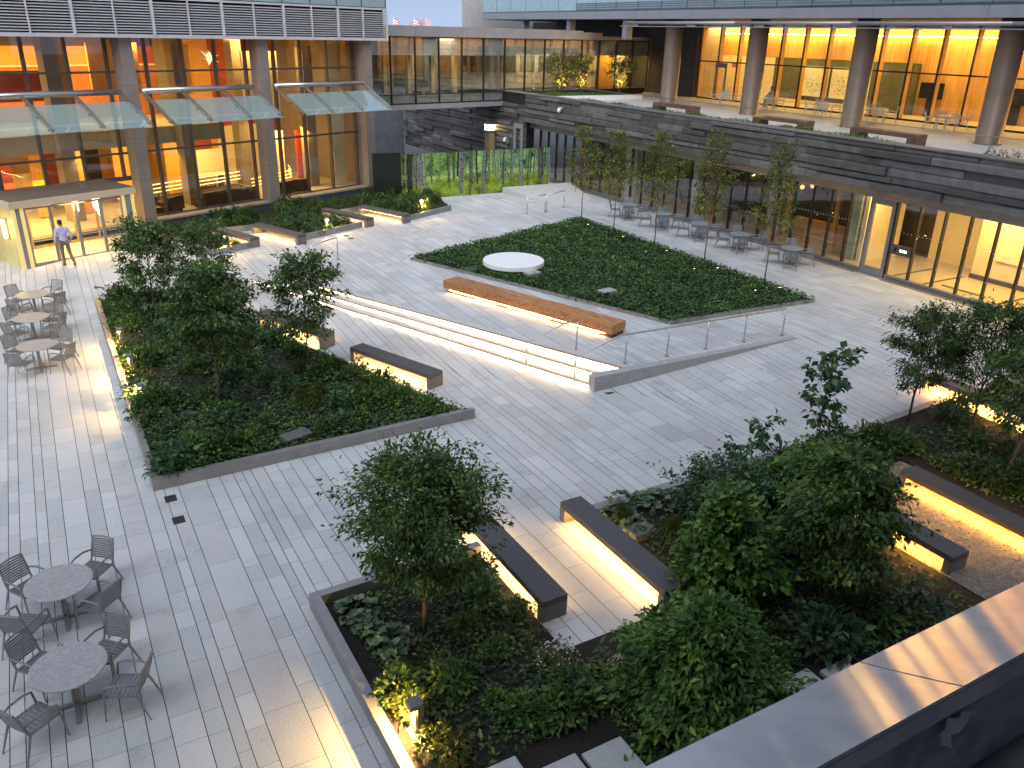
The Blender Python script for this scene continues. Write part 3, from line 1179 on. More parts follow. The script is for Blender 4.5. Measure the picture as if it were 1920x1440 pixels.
# ================================================================== BOLLARDS, SPOTLIGHTS
def bollard(x, y, z, face, label, h=.62, sz=.16, power=6):
    t = thing('bollard_light', label, 'bollard', (x, y, z), None, face)
    m = MB()
    s = sz / 2
    m.box(-s, s, .0, s, 0, h - .10)
    m.box(-s, s, -s, s, h - .10, h)
    m.box(-s, s, -s, .0, 0, .06)
    m.build('body', 'greysteel', t, world=False, bevel=.004)
    m = MB()
    m.box(-s + .02, s - .02, -.03, -.004, .08, h - .125)
    m.build('lens', surf('bollard_reflector', (.7, .55, .3), .5) if 'bollard_reflector' not in bpy.data.materials else bpy.data.materials['bollard_reflector'], t, world=False)
    m = MB()
    m.box(-s + .03, s - .03, -s + .02, -.035, h - .118, h - .106)
    m.build('lamp', glow('bollard_lamp', (1, .60, .18), 7500.0) if 'bollard_lamp' not in bpy.data.materials else bpy.data.materials['bollard_lamp'], t, world=False)
    return t


for x, y, lab in ((1.42, 27.15, 'bollard light behind the left kerb, farthest of three in the wedge shaped bed'), (1.42, 24.6, 'bollard light behind the left kerb, middle one of the wedge shaped bed'),
                  (1.45, 22.2, 'bollard light behind the left kerb, nearest one of the wedge shaped bed')):
    bollard(x, y, terr(x, y) + .13, -R(90), lab)
bollard(3.38, 8.42, .1, -R(90), 'dark bollard light glowing by the kerb near the bottom edge', h=.62, sz=.2)
for px, py, lab in ((420, 464, 'small bollard light in the lobby bed nearest the entrance'), (613, 431, 'small bollard light in the lobby bed between the bench pairs'), (790, 394, 'small bollard light in the lobby bed near the forest mural')):
    x, y, z = at(px, py, .15)
    bollard(x, y, z + .15, R(25), lab, h=.6, sz=.16)
x, y, z = at(1086, 1297, .1)
m = MB()
m.box(x - .1, x + .1, y - .07, y + .07, z + .08, z + .34)
tag(m.build('junction_box', 'greysteel', bevel=.01), 'small grey metal box standing in the shrubs left of the bright green shrub tree', 'utility box')


def uplight(x, y, z, label, target, energy, group=None, lens=True):
    t = thing('spotlight', label, 'spotlight', (x, y, z), group)
    m = MB()
    m.tube([(x, y, z), (x, y, z + .14)], .015, 6)
    m.build('stake', 'darksteel', t)
    d = (Vector(target) - Vector((x, y, z + .16))).normalized()
    p = Vector((x, y, z + .2))
    m = MB()
    m.tube([p - d * .08, p + d * .05], .05, 10)
    h = m.build('housing', 'darksteel', t)
    m = MB()
    m.tube([p + d * .051, p + d * .056], .042, 10)
    m.build('lens', glow('spot_lens', (1, .72, .32), 26.0) if 'spot_lens' not in bpy.data.materials else bpy.data.materials['spot_lens'], h)
    if energy:
        lampobj('SPOT', 'spot_lamp', p + d * .07, energy, (1, .62, .22), size=.04, target=target, spot=R(75))
    return t


# ================================================================== CAFE FURNITURE
def chair_parts():
    P = {}
    m = MB()
    for i in range(7):
        y = -.20 + i * .066
        m.box(-.215, .215, y, y + .05, .43, .447)
    m.box(-.235, -.213, -.22, .25, .415, .449)
    m.box(.213, .235, -.22, .25, .415, .449)
    m.box(-.213, .213, .247, .27, .415, .449)
    P['seat'] = [m]
    m = MB()
    ang = math.tan(R(13))
    yb = lambda z: -.215 - (z - .46) * ang
    for i in range(9):
        z = .50 + i * .042
        bow = .03
        m.obox((-.205, yb(z) - bow, z), (.205, bow * -.4, 0), (0, .016, .002), (0, -.024 * ang, .026))
        m.obox((0, yb(z) - bow * 1.4, z), (.205, bow * .4, 0), (0, .016, .002), (0, -.024 * ang, .026))
    for s in (-1, 1):
        m.tube([(s * .222, yb(.40), .40), (s * .225, yb(.65) - .02, .65), (s * .215, yb(.89) - .03, .89)], [.018, .019, .016], 6)
    m.tube([(-.215, yb(.89) - .03, .885), (0, yb(.89) - .045, .90), (.215, yb(.89) - .03, .885)], .018, 6)
    P['backrest'] = [m]
    P['armrest'], P['leg'] = [], []
    for s in (-1, 1):
        m = MB()
        m.tube([(s * .235, yb(.62), .63), (s * .265, -.10, .665), (s * .27, .10, .665), (s * .268, .22, .63)], [.015, .019, .019, .015], 6)
        P['armrest'].append(m)
        m = MB()
        m.tube([(s * .268, .215, .64), (s * .262, .245, .44), (s * .27, .285, 0)], [.016, .019, .012], 6)
        P['leg'].append(m)
        m = MB()
        m.tube([(s * .225, -.20, .45), (s * .245, -.27, .25), (s * .26, -.36, 0)], [.02, .018, .012], 6)
        P['leg'].append(m)
    return P


def make_chair(mat, merged=None):
    if merged:
        a = MB()
        for lst in chair_parts().values():
            for m in lst:
                n = len(a.v)
                a.v += m.v
                a.f += [tuple(n + i for i in f) for f in m.f]
        me = a
        o = mesh_obj('armchair', np.array(me.v), me.f, mat)
        v = np.array(me.v)
        # keep the origin on the floor under the seat
        off = Vector(((v[:, 0].min() + v[:, 0].max()) / 2, (v[:, 1].min() + v[:, 1].max()) / 2, v[:, 2].min()))
        o.data.transform(Matrix.Translation(off))
        o['category'] = 'chair'
        return o
    t = thing('armchair', 'x', 'chair')
    for k, lst in chair_parts().items():
        for m in lst:
            m.build(k, mat, t, world=False)
    return t


def make_table(mat, legm, r=.53):
    t = thing('cafe_table', 'x', 'table')
    m = MB()
    m.lathe([(r - .03, .715), (r, .722), (r, .742), (r - .012, .746), (r - .05, .746), (r - .055, .7445)], 0, 0, 40)
    m.build('tabletop', mat, t, world=False, smooth=False)
    m = MB()
    for a in range(4):
        c, s = math.cos(a * math.pi / 2 + .785), math.sin(a * math.pi / 2 + .785)
        m.tube([(c * .045, s * .045, .05), (c * .03, s * .03, .4), (c * .045, s * .045, .714)], .02, 6)
    m.build('pedestal', legm, t, world=False)
    m = MB()
    for a in range(4):
        c, s = math.cos(a * math.pi / 2), math.sin(a * math.pi / 2)
        m.obox((c * .03 + s * .035, s * .03 - c * .035, .025), (c * .4, s * .4, -.022), (-s * .07, c * .07, 0), (0, 0, .03))
    m.build('base', legm, t, world=False)
    return t


def cafe(tx, ty, tlabel, seats, protos, gname, chair_word, desc, rot=0, rr=.80):
    z = terr(tx, ty)
    pt, pc = protos['table'], protos['chair']
    if protos.get('fresh', True):
        pt.location, pt.rotation_euler = (tx, ty, z), (0, 0, rot)
        pt['label'], pt['group'] = tlabel, gname + ' tables'
    else:
        dup(pt, (tx, ty, z), rot, tlabel, gname + ' tables')
    for i, (az, seatname) in enumerate(seats):
        a = R(az) + rot + rnd.uniform(-.14, .14)
        d = rr + rnd.uniform(-.06, .08)
        x, y = tx + math.sin(a) * d, ty + math.cos(a) * d
        face = math.pi - a + rnd.uniform(-.22, .22)
        lab = '%s armchair, %s of %s' % (chair_word, seatname, desc)
        if protos.get('fresh', True) and i == 0:
            pc.location, pc.rotation_euler = (x, y, terr(x, y)), (0, 0, face)
            pc['label'], pc['group'] = lab, gname + ' chairs'
        else:
            dup(pc, (x, y, terr(x, y)), face, lab, gname + ' chairs')
    protos['fresh'] = False


PG = dict(table=make_table('table', 'greysteel'), chair=make_chair('chair'))
SEATS = [(-15, 'far side'), (75, 'right side'), (-105, 'left side'), (165, 'near side')]
SEATS = [(-38, 'far left'), (48, 'far right'), (-140, 'near left'), (125, 'near right')]
for tx, ty, lab, desc in ((-.84, 32.2, 'round grey cafe table nearest the entrance doors, top of the row of three', 'the round table nearest the entrance'),
                          (-.95, 29.5, 'round grey cafe table in the middle of the row of three at left', 'the middle round table of three at left'),
                          (-.87, 26.6, 'round grey cafe table beside the bollards, lowest of the row of three', 'the lowest of three round tables at left'),
                          (-.88, 13.75, 'round grey cafe table at the lower left, the upper one of the pair', 'the upper table of the lower left pair'),
                          (-.86, 11.45, 'round grey cafe table in the bottom left corner, the lower one of the pair', 'the lowest table in the bottom left corner')):
    cafe(tx, ty, lab, SEATS, PG, 'grey cafe', 'slatted grey', desc, rr=.78)
# one more chair back just showing at the left edge
PB_ = dict(table=make_table('paletable', 'greysteel', .48), chair=make_chair('palechair'))
for i, (tx, ty) in enumerate(((27.5, 35.5), (27.65, 32.85), (27.8, 30.2), (27.95, 27.6), (28.1, 24.6))):
    d = ['farthest', 'second farthest', 'middle', 'second nearest', 'nearest'][i]
    cafe(tx, ty, 'blue grey cafe table behind the thin trees, %s of five along the glass wall' % d, [(220, 'near side'), (40, 'far side'), (130, 'right side'), (310, 'left side')], PB_,
         'glass wall cafe', 'blue grey', 'the %s table of five along the glass wall' % d, rr=.76)

# ================================================================== LEFT LOBBY BUILDING
lb = thing('lobby_building', 'tall glazed lobby building with metal louvre band, stone columns and glowing orange interior', 'building', FP(4, 0, TZ))


def part(name, mat, parent, fn, **kw):
    m = MB()
    fn(m)
    return m.build(name, mat, parent, **kw)


GW = -.75
# columns
for a0, a1 in ((-8.6, -8.0), (-.58, 0.0), (6.45, 7.05), (13.38, 13.98)):
    c = MB()
    zz = [1.0, 2.9, 4.75, 7.0, 8.97]
    for za, zb in zip(zz[:-1], zz[1:]):
        fbox(c, a0, a1, GW + .02, 0, za + .006, zb - .006)
    p = c.build('column', 'colstone', lb)
    c = MB()
    fbox(c, a0 + .012, a1 - .012, GW + .03, -.012, 1.0, 8.97)
    c.build('joint_core', 'darksteel', p)
    c = MB()
    fbox(c, a0 - .03, a1 + .03, GW + .02, .04, TZ - .05, 1.0)
    c.build('plinth', 'base', p)
# stone base and ledge
for a0, a1 in ((0, 6.45), (7.05, 13.38)):
    c = MB()
    for k in range(3):
        w = (a1 - a0) / 3
        fbox(c, a0 + k * w + .034, a0 + (k + 1) * w - (.004 if k < 2 else .034), GW - .1, -.12, TZ - .05, .93)
    c.build('base', 'base', lb)
    c = MB()
    fbox(c, a0 + .004, a1 - .004, GW - .1, -.06, .935, 1.03)
    c.build('ledge', 'ledge', lb)
# glass and mullions per bay
bays = [(-8.0, -.58, [-6.1, -4.3, -2.58, -.85]), (0.0, 6.45, [.95, 2.71, 4.5, 6.2]), (7.05, 13.38, [7.9, 9.6, 11.34, 13.2])]
for bi, (a0, a1, ms) in enumerate(bays):
    z0 = 1.03 if bi else 3.0
    c = MB()
    edges = [a0] + ms + [a1]
    zs = [z0, 4.08, 7.55, 8.96]
    for e0, e1 in zip(edges[:-1], edges[1:]):
        for za, zb in zip(zs[:-1], zs[1:]):
            q = [FP(e0, GW, za), FP(e1, GW, za), FP(e1, GW, zb), FP(e0, GW, zb)]
            c.poly(q)
    c.build('glazing', 'glass_lobby', lb)
    for am in ms:
        c = MB()
        fbox(c, am - .05, am + .05, GW - .16, GW + .06, z0 + .002, 8.955)
        c.build('mullion', 'mull', lb)
    for zb, zt_ in ((4.035, 4.125), (7.505, 7.595), (2.86, 3.06) if bi == 0 else (1.032, 1.09)):
        c = MB()
        fbox(c, a0 + .003, a1 - .003, GW - .06, GW + .045, zb, zt_)
        c.build('transom', 'mull', lb)
# louvre band
lv = MB()
A0, A1 = -14.0, 14.85
for i in range(13):
    z = 9.12 + i * .108
    a, b = FP(A0, .30, z), None
    lv.obox(FP(A0, .28, z), (FU[0] * (A1 - A0), FU[1] * (A1 - A0), 0), (FN[0] * .10, FN[1] * .10, -.045), (0, 0, .016))
    lv.obox(FP(A1 + .002, .26, z), (-FN[0] * 6, -FN[1] * 6, 0), (FU[0] * .10, FU[1] * .10, -.045), (0, 0, .016))
lvo = lv.build('louvre_band', 'louver', lb)
c = MB()
fbox(c, A0, A1 - .12, -1.0, .22, 9.0, 10.60)
c.build('louvre_backing', 'black', lvo)
c = MB()
fbox(c, A0, A1 + .10, -6, .40, 8.97, 9.075)
fbox(c, A0, A1 + .10, -6, .40, 10.53, 10.62)
c.build('louvre_frame', 'louver', lvo)
for k in range(17):
    a = A1 - k * 1.74
    w_ = .05 if k % 2 == 0 else .018
    c = MB()
    fbox(c, a - w_, a + w_, .30, .43, 9.076, 10.529)
    c.build('louvre_post', 'louver', lvo)
# blue glass above
c = MB()
fbox(c, A0, A1 + .08, -6, .30, 10.62, 14.5)
c.build('upper_spandrel', 'slateblue', lb)
for k in range(15):
    a = A1 - .02 - k * 1.74
    c = MB()
    c.poly([FP(a - 1.70, .34, 10.66), FP(a - .04, .34, 10.66), FP(a - .04, .34, 14.4), FP(a - 1.70, .34, 14.4)])
    c.build('upper_window', surf('upper_window_glass', (.27, .36, .38), .12, spec=.9, var=.06) if 'upper_window_glass' not in bpy.data.materials else bpy.data.materials['upper_window_glass'], lb)
# roof, end wall
c = MB()
fbox(c, A0, A1, -14, -1.02, 9.0, 9.3)
c.build('ceiling', 'ceil', lb)
c = MB()
fbox(c, 14.0, 14.3, -14, -.76, TZ, 8.96)
c.build('end_wall', 'colstone', lb)
# interior
c = MB()
fbox(c, A0, 13.99, -13, GW - .12, .80, .93)
c.build('lobby_floor', 'intfloor', lb)
c = MB()
fbox(c, -13, 6.0, -9.2, -3.0, 4.05, 4.85)
c.build('mezzanine', surf('mezzanine_edge', (.30, .26, .17), .55, var=.1), lb)
IW = -9.3
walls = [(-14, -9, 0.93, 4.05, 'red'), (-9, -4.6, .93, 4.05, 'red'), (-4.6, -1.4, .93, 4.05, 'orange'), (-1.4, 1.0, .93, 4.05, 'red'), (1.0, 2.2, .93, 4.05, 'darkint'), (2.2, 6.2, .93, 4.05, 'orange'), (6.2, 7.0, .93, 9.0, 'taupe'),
         (7.0, 9.6, .93, 9.0, 'orange'), (9.6, 12.6, .93, 3.9, 'yellowwall'), (9.6, 12.6, 3.9, 9, 'red'), (12.6, 15.6, .93, 9, 'red'), (15.6, 20, .93, 9, 'yellowwall'),
         (-14, 6.2, 4.85, 7.42, 'umber'), (-14, -6, 7.52, 8.4, 'orange'), (-6, -4.6, 7.52, 8.4, 'red'), (-4.6, -3.0, 7.52, 8.4, 'orange'), (-3.0, -.2, 7.52, 8.4, 'orange'), (-.2, 2.6, 7.52, 8.4, 'orange'), (2.6, 4.2, 7.52, 8.4, 'orange'), (4.2, 6.2, 7.52, 8.4, 'red'), (-14, 6.2, 8.41, 9.0, 'darkint'),  # umber band: shade below the upper lights put into the wall colour
         (-14, 6.2, 7.43, 7.51, 'yellowwall')]
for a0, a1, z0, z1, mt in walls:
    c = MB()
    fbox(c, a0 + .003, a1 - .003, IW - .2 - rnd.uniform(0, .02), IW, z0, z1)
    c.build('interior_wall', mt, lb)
# nearer screen walls and pillars inside
for a0, a1, w, z0, z1, mt in ((-5.2, -1.9, -4.2, 6.2, 7.5, 'red'), (.2, 2.7, -4.6, 6.3, 8.7, 'orange'), (-1.9, -.9, -4.2, 4.85, 8.9, 'orange'), (4.4, 5.6, -4.8, 6.2, 8.6, 'orange'),
                              (1.1, 3.0, -5.6, .93, 4.04, 'orange'), (4.0, 5.5, -5.7, .93, 4.04, 'orange'), (6.0, 7.2, -6.2, .93, 4.3, 'red'), (5.6, 7.6, -5.4, 1.2, 3.2, 'yellowwall'),
                              (9.2, 10.2, -3.6, .93, 4.1, 'yellowwall'), (11.4, 12.3, -4.0, .93, 4.0, 'red'), (12.5, 13.4, -2.0, .93, 8.8, 'yellowwall'), (8.2, 10.5, -4.0, 4.9, 8.3, 'yellowwall'),
                              (-6.6, -4.2, -4.5, 1.0, 3.6, 'red'), (-3.4, -2.8, -4.4, 1.0, 4.04, 'orange'), (-1.6, -1.0, -4.0, 1.0, 4.04, 'orange')):
    c = MB()
    fbox(c, a0, a1, w - .12, w, z0, z1)
    c.build('screen_wall', mt, lb)
for a, w in ((-2.4, -2.6), (3.55, -2.4), (11.5, -2.6), (-5.6, -2.8), (8.6, -5.0)):
    c = MB()
    fbox(c, a - .32, a + .32, w - .64, w, .94, 8.99)
    c.build('pillar', 'taupe', lb)
# ramp with golden line lights
for i, z in enumerate((2.10, 1.90, 1.72)):
    c = MB()
    c.tube([FP(-.6 + .25 * i, -3.3, z - .12), FP(3.5, -3.3, z), FP(6.9, -3.3, z + .08)], .028, 5)
    c.tube([FP(7.4, -3.0, z - .35), FP(10.2, -3.1, z - .16), FP(11.0, -4.4, z - .1)], .028, 5)
    c.build('glowing_line', 'railled', lb)
c = MB()
c.poly([FP(0, -3.4, .95), FP(6.9, -3.4, .95), FP(6.9, -3.4, 1.55), FP(0, -3.4, 1.4)])
c.build('ramp_panel', 'taupe', lb)
# star shaped hanging ornament upstairs
ps = thing('hanging_ornament', 'white star shaped paper ornament hanging behind the upper lobby glass', 'ornament', FP(5.0, -2.0, 8.0))
c = MB()
rr_ = random.Random(8)
for k in range(9):
    a, b = rr_.uniform(0, 6.28), rr_.uniform(-.6, .9)
    p0 = Vector(FP(5.0, -2.0, 8.0))
    d = Vector((math.cos(a) * math.cos(b), math.sin(a) * math.cos(b), math.sin(b)))
    s_ = d.cross(Vector((0, 0, 1))).normalized() * .16
    c.poly([p0 + s_, p0 + d * rr_.uniform(.5, .8), p0 - s_])
    c.poly([p0 - s_ * .6, p0 + Vector((0, 0, .16)) + d * .3, p0 + s_ * .6])
c.build('paper_star', glow('paper_star_glow', (1, .85, .5), 1.6), ps)
c = MB()
c.tube([FP(5.0, -2.0, 8.1), FP(5.0, -2.0, 8.95)], .008, 4)
c.build('cord', 'darksteel', ps)

# interior lights of the lobby
for a, w, e in ((-6, -5, 600), (-1.5, -5.5, 600), (3.2, -5.6, 660), (9.5, -4.5, 500)):
    lampobj('AREA', 'ceiling_lamp', FP(a, w, 8.8), e, (1, .64, .19), size=2.6, target=FP(a, w - 1.2, 0))
for a, w, e in ((-5.5, -3, 220), (-1.0, -3.2, 220), (2.0, -4.0, 260), (5.0, -4.2, 250)):
    lampobj('AREA', 'ceiling_lamp', FP(a, w, 3.98), e, (1, .64, .18), size=2.2, target=FP(a, w - 1.5, 0))
lampobj('AREA', 'ceiling_lamp', FP(10.2, -3.2, 4.3), 330, (1, .60, .17), size=2.0, target=FP(10.2, -4.6, 0))

# glass canopies
for k, (a0, a1, arms) in enumerate(((-8.4, -.98, [-7.1, -5.10, -3.05, -1.0]), (-.04, 5.75, [-.02, 1.87, 3.93, 5.7]), (7.0, 12.95, [7.02, 8.85, 10.88, 12.88]))):
    cn = thing('glass_canopy', ['blue green glass canopy on steel arms above the entrance doors', 'middle blue green glass canopy on steel arms between two stone columns', 'blue green glass canopy on steel arms at the corner near the bridge'][k],
               'canopy', FP((a0 + a1) / 2, 0, 6.8), 'glass canopies along the lobby')
    c = MB()
    c.tube([FP(a0, .35, 6.80), FP(a1, .35, 6.80)], .125, 12)
    c.build('support_tube', 'steel', cn, smooth=True)
    w0, w1, z0, z1 = .85, 2.55, 6.42, 5.52
    ex = [a0 + .2] + arms[1:-1] + [a1 + .05]
    for e0, e1 in zip(ex[:-1], ex[1:]):
        c = MB()
        c.obox(FP(e0 + .006, w0, z0), (FU[0] * (e1 - e0 - .012), FU[1] * (e1 - e0 - .012), 0), (FN[0] * (w1 - w0), FN[1] * (w1 - w0), z1 - z0), (FN[0] * .006, FN[1] * .006, .014))
        c.build('glass_panel', 'glass_canopy', cn)
    for am in arms:
        c = MB()
        c.obox(FP(am - .045, .30, 6.88), (FU[0] * .09, FU[1] * .09, 0), (FN[0] * 2.2, FN[1] * 2.2, -1.17), (0, 0, -.16))
        arm = c.build('arm', 'steel', cn)
        c = MB()
        for f in (.25, .6, .95):
            p = Vector(FP(am, .30 + 2.2 * f, 6.75 - 1.17 * f))
            c.tube([p + Vector((-.12, 0, 0)), p + Vector((.12, 0, 0))], .025, 6)
        c.build('clamp', 'darksteel', arm)

# entrance vestibule
vs = thing('entrance_vestibule', 'glowing yellow glass entrance vestibule with four glazed doors', 'vestibule', FP(-4.4, 1.2, .42))
VA0, VA1, VW, VZ = -6.95, -1.95, 1.9, .40
c = MB()
fbox(c, VA0 - .08, VA1 + .08, GW - .05, VW + .08, 2.76, 3.04)
c.build('fascia', surf('warm_cream_fascia', (.52, .42, .31), .5, var=.05), vs)
c = MB()
fbox(c, VA0 - .02, VA1 + .02, GW - .04, VW + .02, 3.041, 3.07)
rf = c.build('roof', surf('rough_taupe_roof', (.13, .105, .095), .9, var=.3, scale=14, bump=.4), vs)
c = MB()
fbox(c, VA0, VA0 + .10, GW, VW - .06, .3, 2.755)
c.build('side_wall', surf('yellow_lit_wall', (.6, .5, .22), .5, var=.08), vs)
c = MB()
c.poly([FP(VA1 - .05, GW, .45), FP(VA1 - .05, VW - .08, .45), FP(VA1 - .05, VW - .08, 2.755), FP(VA1 - .05, GW, 2.755)])
c.build('side_glass', 'glass_clear', vs)
for a0, a1 in ((VA0, -6.50), (-2.50, VA1)):
    c = MB()
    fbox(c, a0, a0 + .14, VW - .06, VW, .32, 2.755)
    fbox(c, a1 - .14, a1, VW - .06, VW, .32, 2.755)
    p = c.build('jamb_panel', surf('glowing_cream_jamb', (.72, .58, .24), .5, var=.04, emit=((1, .66, .16), .35)) if 'glowing_cream_jamb' not in bpy.data.materials else bpy.data.materials['glowing_cream_jamb'], vs)  # jambs glow faintly by themselves, lamp light put into the material
    c = MB()
    fbox(c, a0 + .141, a1 - .141, VW - .05, VW - .02, .32, 2.755)
    c.build('recess', 'greysteel', p)
# doors
for k, (a0, a1) in enumerate(((-6.48, -5.50), (-5.48, -4.48), (-4.46, -3.46), (-3.44, -2.52))):
    c = MB()
    s_ = .055
    zb, zt = .36, 2.72
    fbox(c, a0, a0 + s_, VW - .05, VW, zb, zt)
    fbox(c, a1 - s_, a1, VW - .05, VW, zb, zt)
    fbox(c, a0 + s_, a1 - s_, VW - .049, VW - .001, zt - .07, zt)
    fbox(c, a0 + s_, a1 - s_, VW - .049, VW - .001, zb, zb + .13)
    d = c.build('door', 'greysteel', vs)
    c = MB()
    c.poly([FP(a0 + s_, VW - .025, zb + .13), FP(a1 - s_, VW - .025, zb + .13), FP(a1 - s_, VW - .025, zt - .07), FP(a0 + s_, VW - .025, zt - .07)])
    c.build('pane', 'glass_clear', d)
    c = MB()
    c.tube([FP(a0 + .08, VW + .05, 1.38), FP(a1 - .06, VW + .05, 1.38)], .018, 6)
    c.build('push_bar', 'steel', d)
c = MB()
fbox(c, VA0 + .101, VA1 - .06, -6.5, VW - .06, .28, .37)
c.build('floor', surf('lit_beige_floor', (.5, .42, .28), .4, var=.06), vs)
# inner doors / screens
for k in range(4):
    a0 = -6.4 + k * 1.0
    c = MB()
    zb, zt = .40, 2.7
    fbox(c, a0, a0 + .07, GW - .06, GW, zb, zt)
    fbox(c, a0 + .92, a0 + .99, GW - .06, GW, zb, zt)
    fbox(c, a0 + .07, a0 + .92, GW - .059, GW - .001, zt - .1, zt)
    fbox(c, a0 + .07, a0 + .92, GW - .059, GW - .001, zb, zb + .16)
    c.build('inner_door', surf('tan_inner_frame', (.34, .22, .10), .5) if 'tan_inner_frame' not in bpy.data.materials else bpy.data.materials['tan_inner_frame'], vs)
c = MB()
fbox(c, -6.9, -2.0, -6.6, -6.5, .38, 2.75)
c.build('inner_wall', surf('yellow_corridor_wall', (.66, .5, .2), .5), vs)
c = MB()
fbox(c, -5.9, -4.4, -4.2, -3.2, .38, 1.25)
c.build('reception_desk', surf('brown_desk', (.16, .09, .04), .5), vs)
for i in range(3):  # glowing tubes drawn for the ramp lines mirrored in the vestibule
    c = MB()
    c.tube([FP(-6.2 + .5 * i, -.2 - 1.2 * i, 2.6), FP(-5.6 + .5 * i, -2.2 - .6 * i, 2.55), FP(-3.2, -2.6 - .4 * i, 2.48 - .12 * i)], .03, 5)
    c.build('glowing_line', 'railled', vs)
for k, (a, w, z) in enumerate(((-3.85, .5, 1.95), (-2.95, .7, 1.75), (-2.72, -.1, 1.85))):
    pl = thing('pendant_lamp', ['glowing pendant lamp behind the third entrance door', 'large glowing pendant lamp behind the last entrance door', 'slim glowing pendant lamp beside the large one behind the last entrance door'][k], 'lamp', FP(a, w, z))
    x, y, _ = FP(a, w, 0)
    c = MB()
    c.lathe([(.02, z), (.10, z + .12), (.12, z + .4), (.10, z + .7), (.03, z + .80)], x, y, 12)
    c.build('shade', 'pendant', pl, smooth=True)
    c = MB()
    c.tube([(x, y, z + .80), (x, y, 2.755)], .008, 4)
    c.build('cord', 'darksteel', pl)
lampobj('AREA', 'vestibule_lamp', FP(-4.4, .6, 2.70), 300, (1, .64, .17), size=1.6, size_y=3, target=FP(-4.4, .6, 0))
lampobj('AREA', 'vestibule_lamp', FP(-4.4, -3.5, 2.70), 260, (1, .62, .16), size=3, target=FP(-4.4, -3.5, 0))
wl = thing('wall_lamp', 'bright yellow wall lamp beside the entrance at the left edge', 'lamp', FP(-7.12, 1.2, 1.5))
c = MB()
fbox(c, -7.03, -6.96, 1.12, 1.28, 1.5, 2.3)
c.build('back_plate', 'steel', wl)
c = MB()
fbox(c, -7.12, -7.031, 1.14, 1.26, 1.54, 2.26)
c.build('shade', glow('wall_lamp_glow', (1, .62, .12), 34), wl)
def text_mesh(fo):
    bpy.context.view_layer.update()
    me = bpy.data.meshes.new_from_object(fo.evaluated_get(bpy.context.evaluated_depsgraph_get()))
    o = bpy.data.objects.new(fo.name, me)
    nm = fo.name
    o.location, o.rotation_euler, o.parent = fo.location, fo.rotation_euler, fo.parent
    bpy.data.objects.remove(fo)
    o.name = nm
    col.objects.link(o)
    return o


# number above the door
fc = bpy.data.curves.new('house_number', 'FONT')
fc.body = '35'
fc.size = .34
fc.extrude = .01
fo = bpy.data.objects.new('house_number', fc)
col.objects.link(fo)
fo.data.materials.append(M['greysteel'])
fo.rotation_euler = (R(55), 0, -(FAZ - R(90)))
fo.location = FP(-3.85, 1.2, 3.09)
fo = text_mesh(fo)
tag(fo, 'metal house number 35 standing on the vestibule roof', 'house number')


# lobby furniture
def sofa(a, w, rz, label, width=1.6, z=.93):
    t = thing('sofa', label, 'sofa', FP(a, w, z), 'brown leather sofas in the lobby', rz - (FAZ - R(90)))
    h = width / 2
    for nm, b in (('seat', (-h + .16, h - .16, -.38, .36, .14, .42)), ('backrest', (-h, h, .37, .6, .12, .80)), ('armrest', (-h, -h + .158, -.4, .368, .12, .6)), ('armrest', (h - .158, h, -.4, .368, .12, .6))):
        m = MB()
        m.box(*b)
        m.build(nm, 'sofa', t, world=False, bevel=.04)
    for s in (-1, 1):
        m = MB()
        m.box(s * (h - .12) - .03, s * (h - .12) + .03, -.3, .5, 0, .119)
        m.build('leg', 'darksteel', t, world=False)
    return t


for a, w, rz, lab, wd in ((.75, -1.5, 0, 'brown leather sofa behind the first lobby window beside the column', .9), (1.7, -1.9, R(200), 'brown leather armchair with tilted back, second from the left in the lobby', 1.0),
                          (3.9, -1.8, R(190), 'low brown leather sofa in the middle lobby window', 1.5), (5.6, -1.7, R(170), 'brown leather sofa closest to the middle column in the lobby', 1.9),
                          (8.3, -1.8, R(185), 'brown leather armchair seen through the corner lobby window', 1.1), (9.5, -1.9, R(160), 'brown leather sofa at the right of the corner lobby window', 1.4)):
    sofa(a, w, rz, lab, wd)
for i, (a, w) in enumerate(((.55, -2.6), (1.6, -2.7), (4.6, -4.2), (5.2, -4.2), (5.8, -4.25), (6.3, -4.2))):
    t = thing('bar_stool', ['bar stool nearest the column behind the first lobby window', 'bar stool second from the column behind the first lobby window', 'thin bar stool leftmost at the high lobby table', 'thin bar stool second from left at the high lobby table',
                            'thin bar stool third from left at the high lobby table', 'thin bar stool rightmost at the high lobby table'][i], 'stool', FP(a, w, .93), 'bar stools in the lobby')
    m = MB()
    m.lathe([(.19, .72), (.2, .75), (.17, .77)], 0, 0, 12)
    m.build('seat', 'darksteel', t, world=False)
    for k in range(4):
        c_, s_ = math.cos(k * 1.571 + .785), math.sin(k * 1.571 + .785)
        m = MB()
        m.tube([(c_ * .1, s_ * .1, .72), (c_ * .2, s_ * .2, 0)], .012, 5)
        m.build('leg', 'darksteel', t, world=False)
t = thing('high_table', 'long yellow topped high table behind the middle lobby window', 'table', FP(5.6, -4.8, .93))
m = MB()
fbox(m, 4.4, 6.9, -5.2, -4.5, 1.94, 1.99)
m.build('tabletop', 'yellowwall', t)
for a in (4.6, 6.7):
    m = MB()
    fbox(m, a - .03, a + .03, -5.1, -4.6, .94, 1.939)
    m.build('leg', 'darksteel', t)

# ================================================================== FOREST MURAL
mu = thing('forest_mural', 'long wall mural of pale birch trunks in a bright green forest', 'mural', (23, 45, .1))
MX0, MX1, MZ0, MZ1 = 18.25, 28.3, .05, 3.02
NXm, NZm = 420, 130
g = np.random.default_rng(21)
xs = np.linspace(0, 1, NXm)
zs = np.linspace(0, 1, NZm)
XX, ZZ = np.meshgrid(xs, zs)
W_ = (MX1 - MX0)


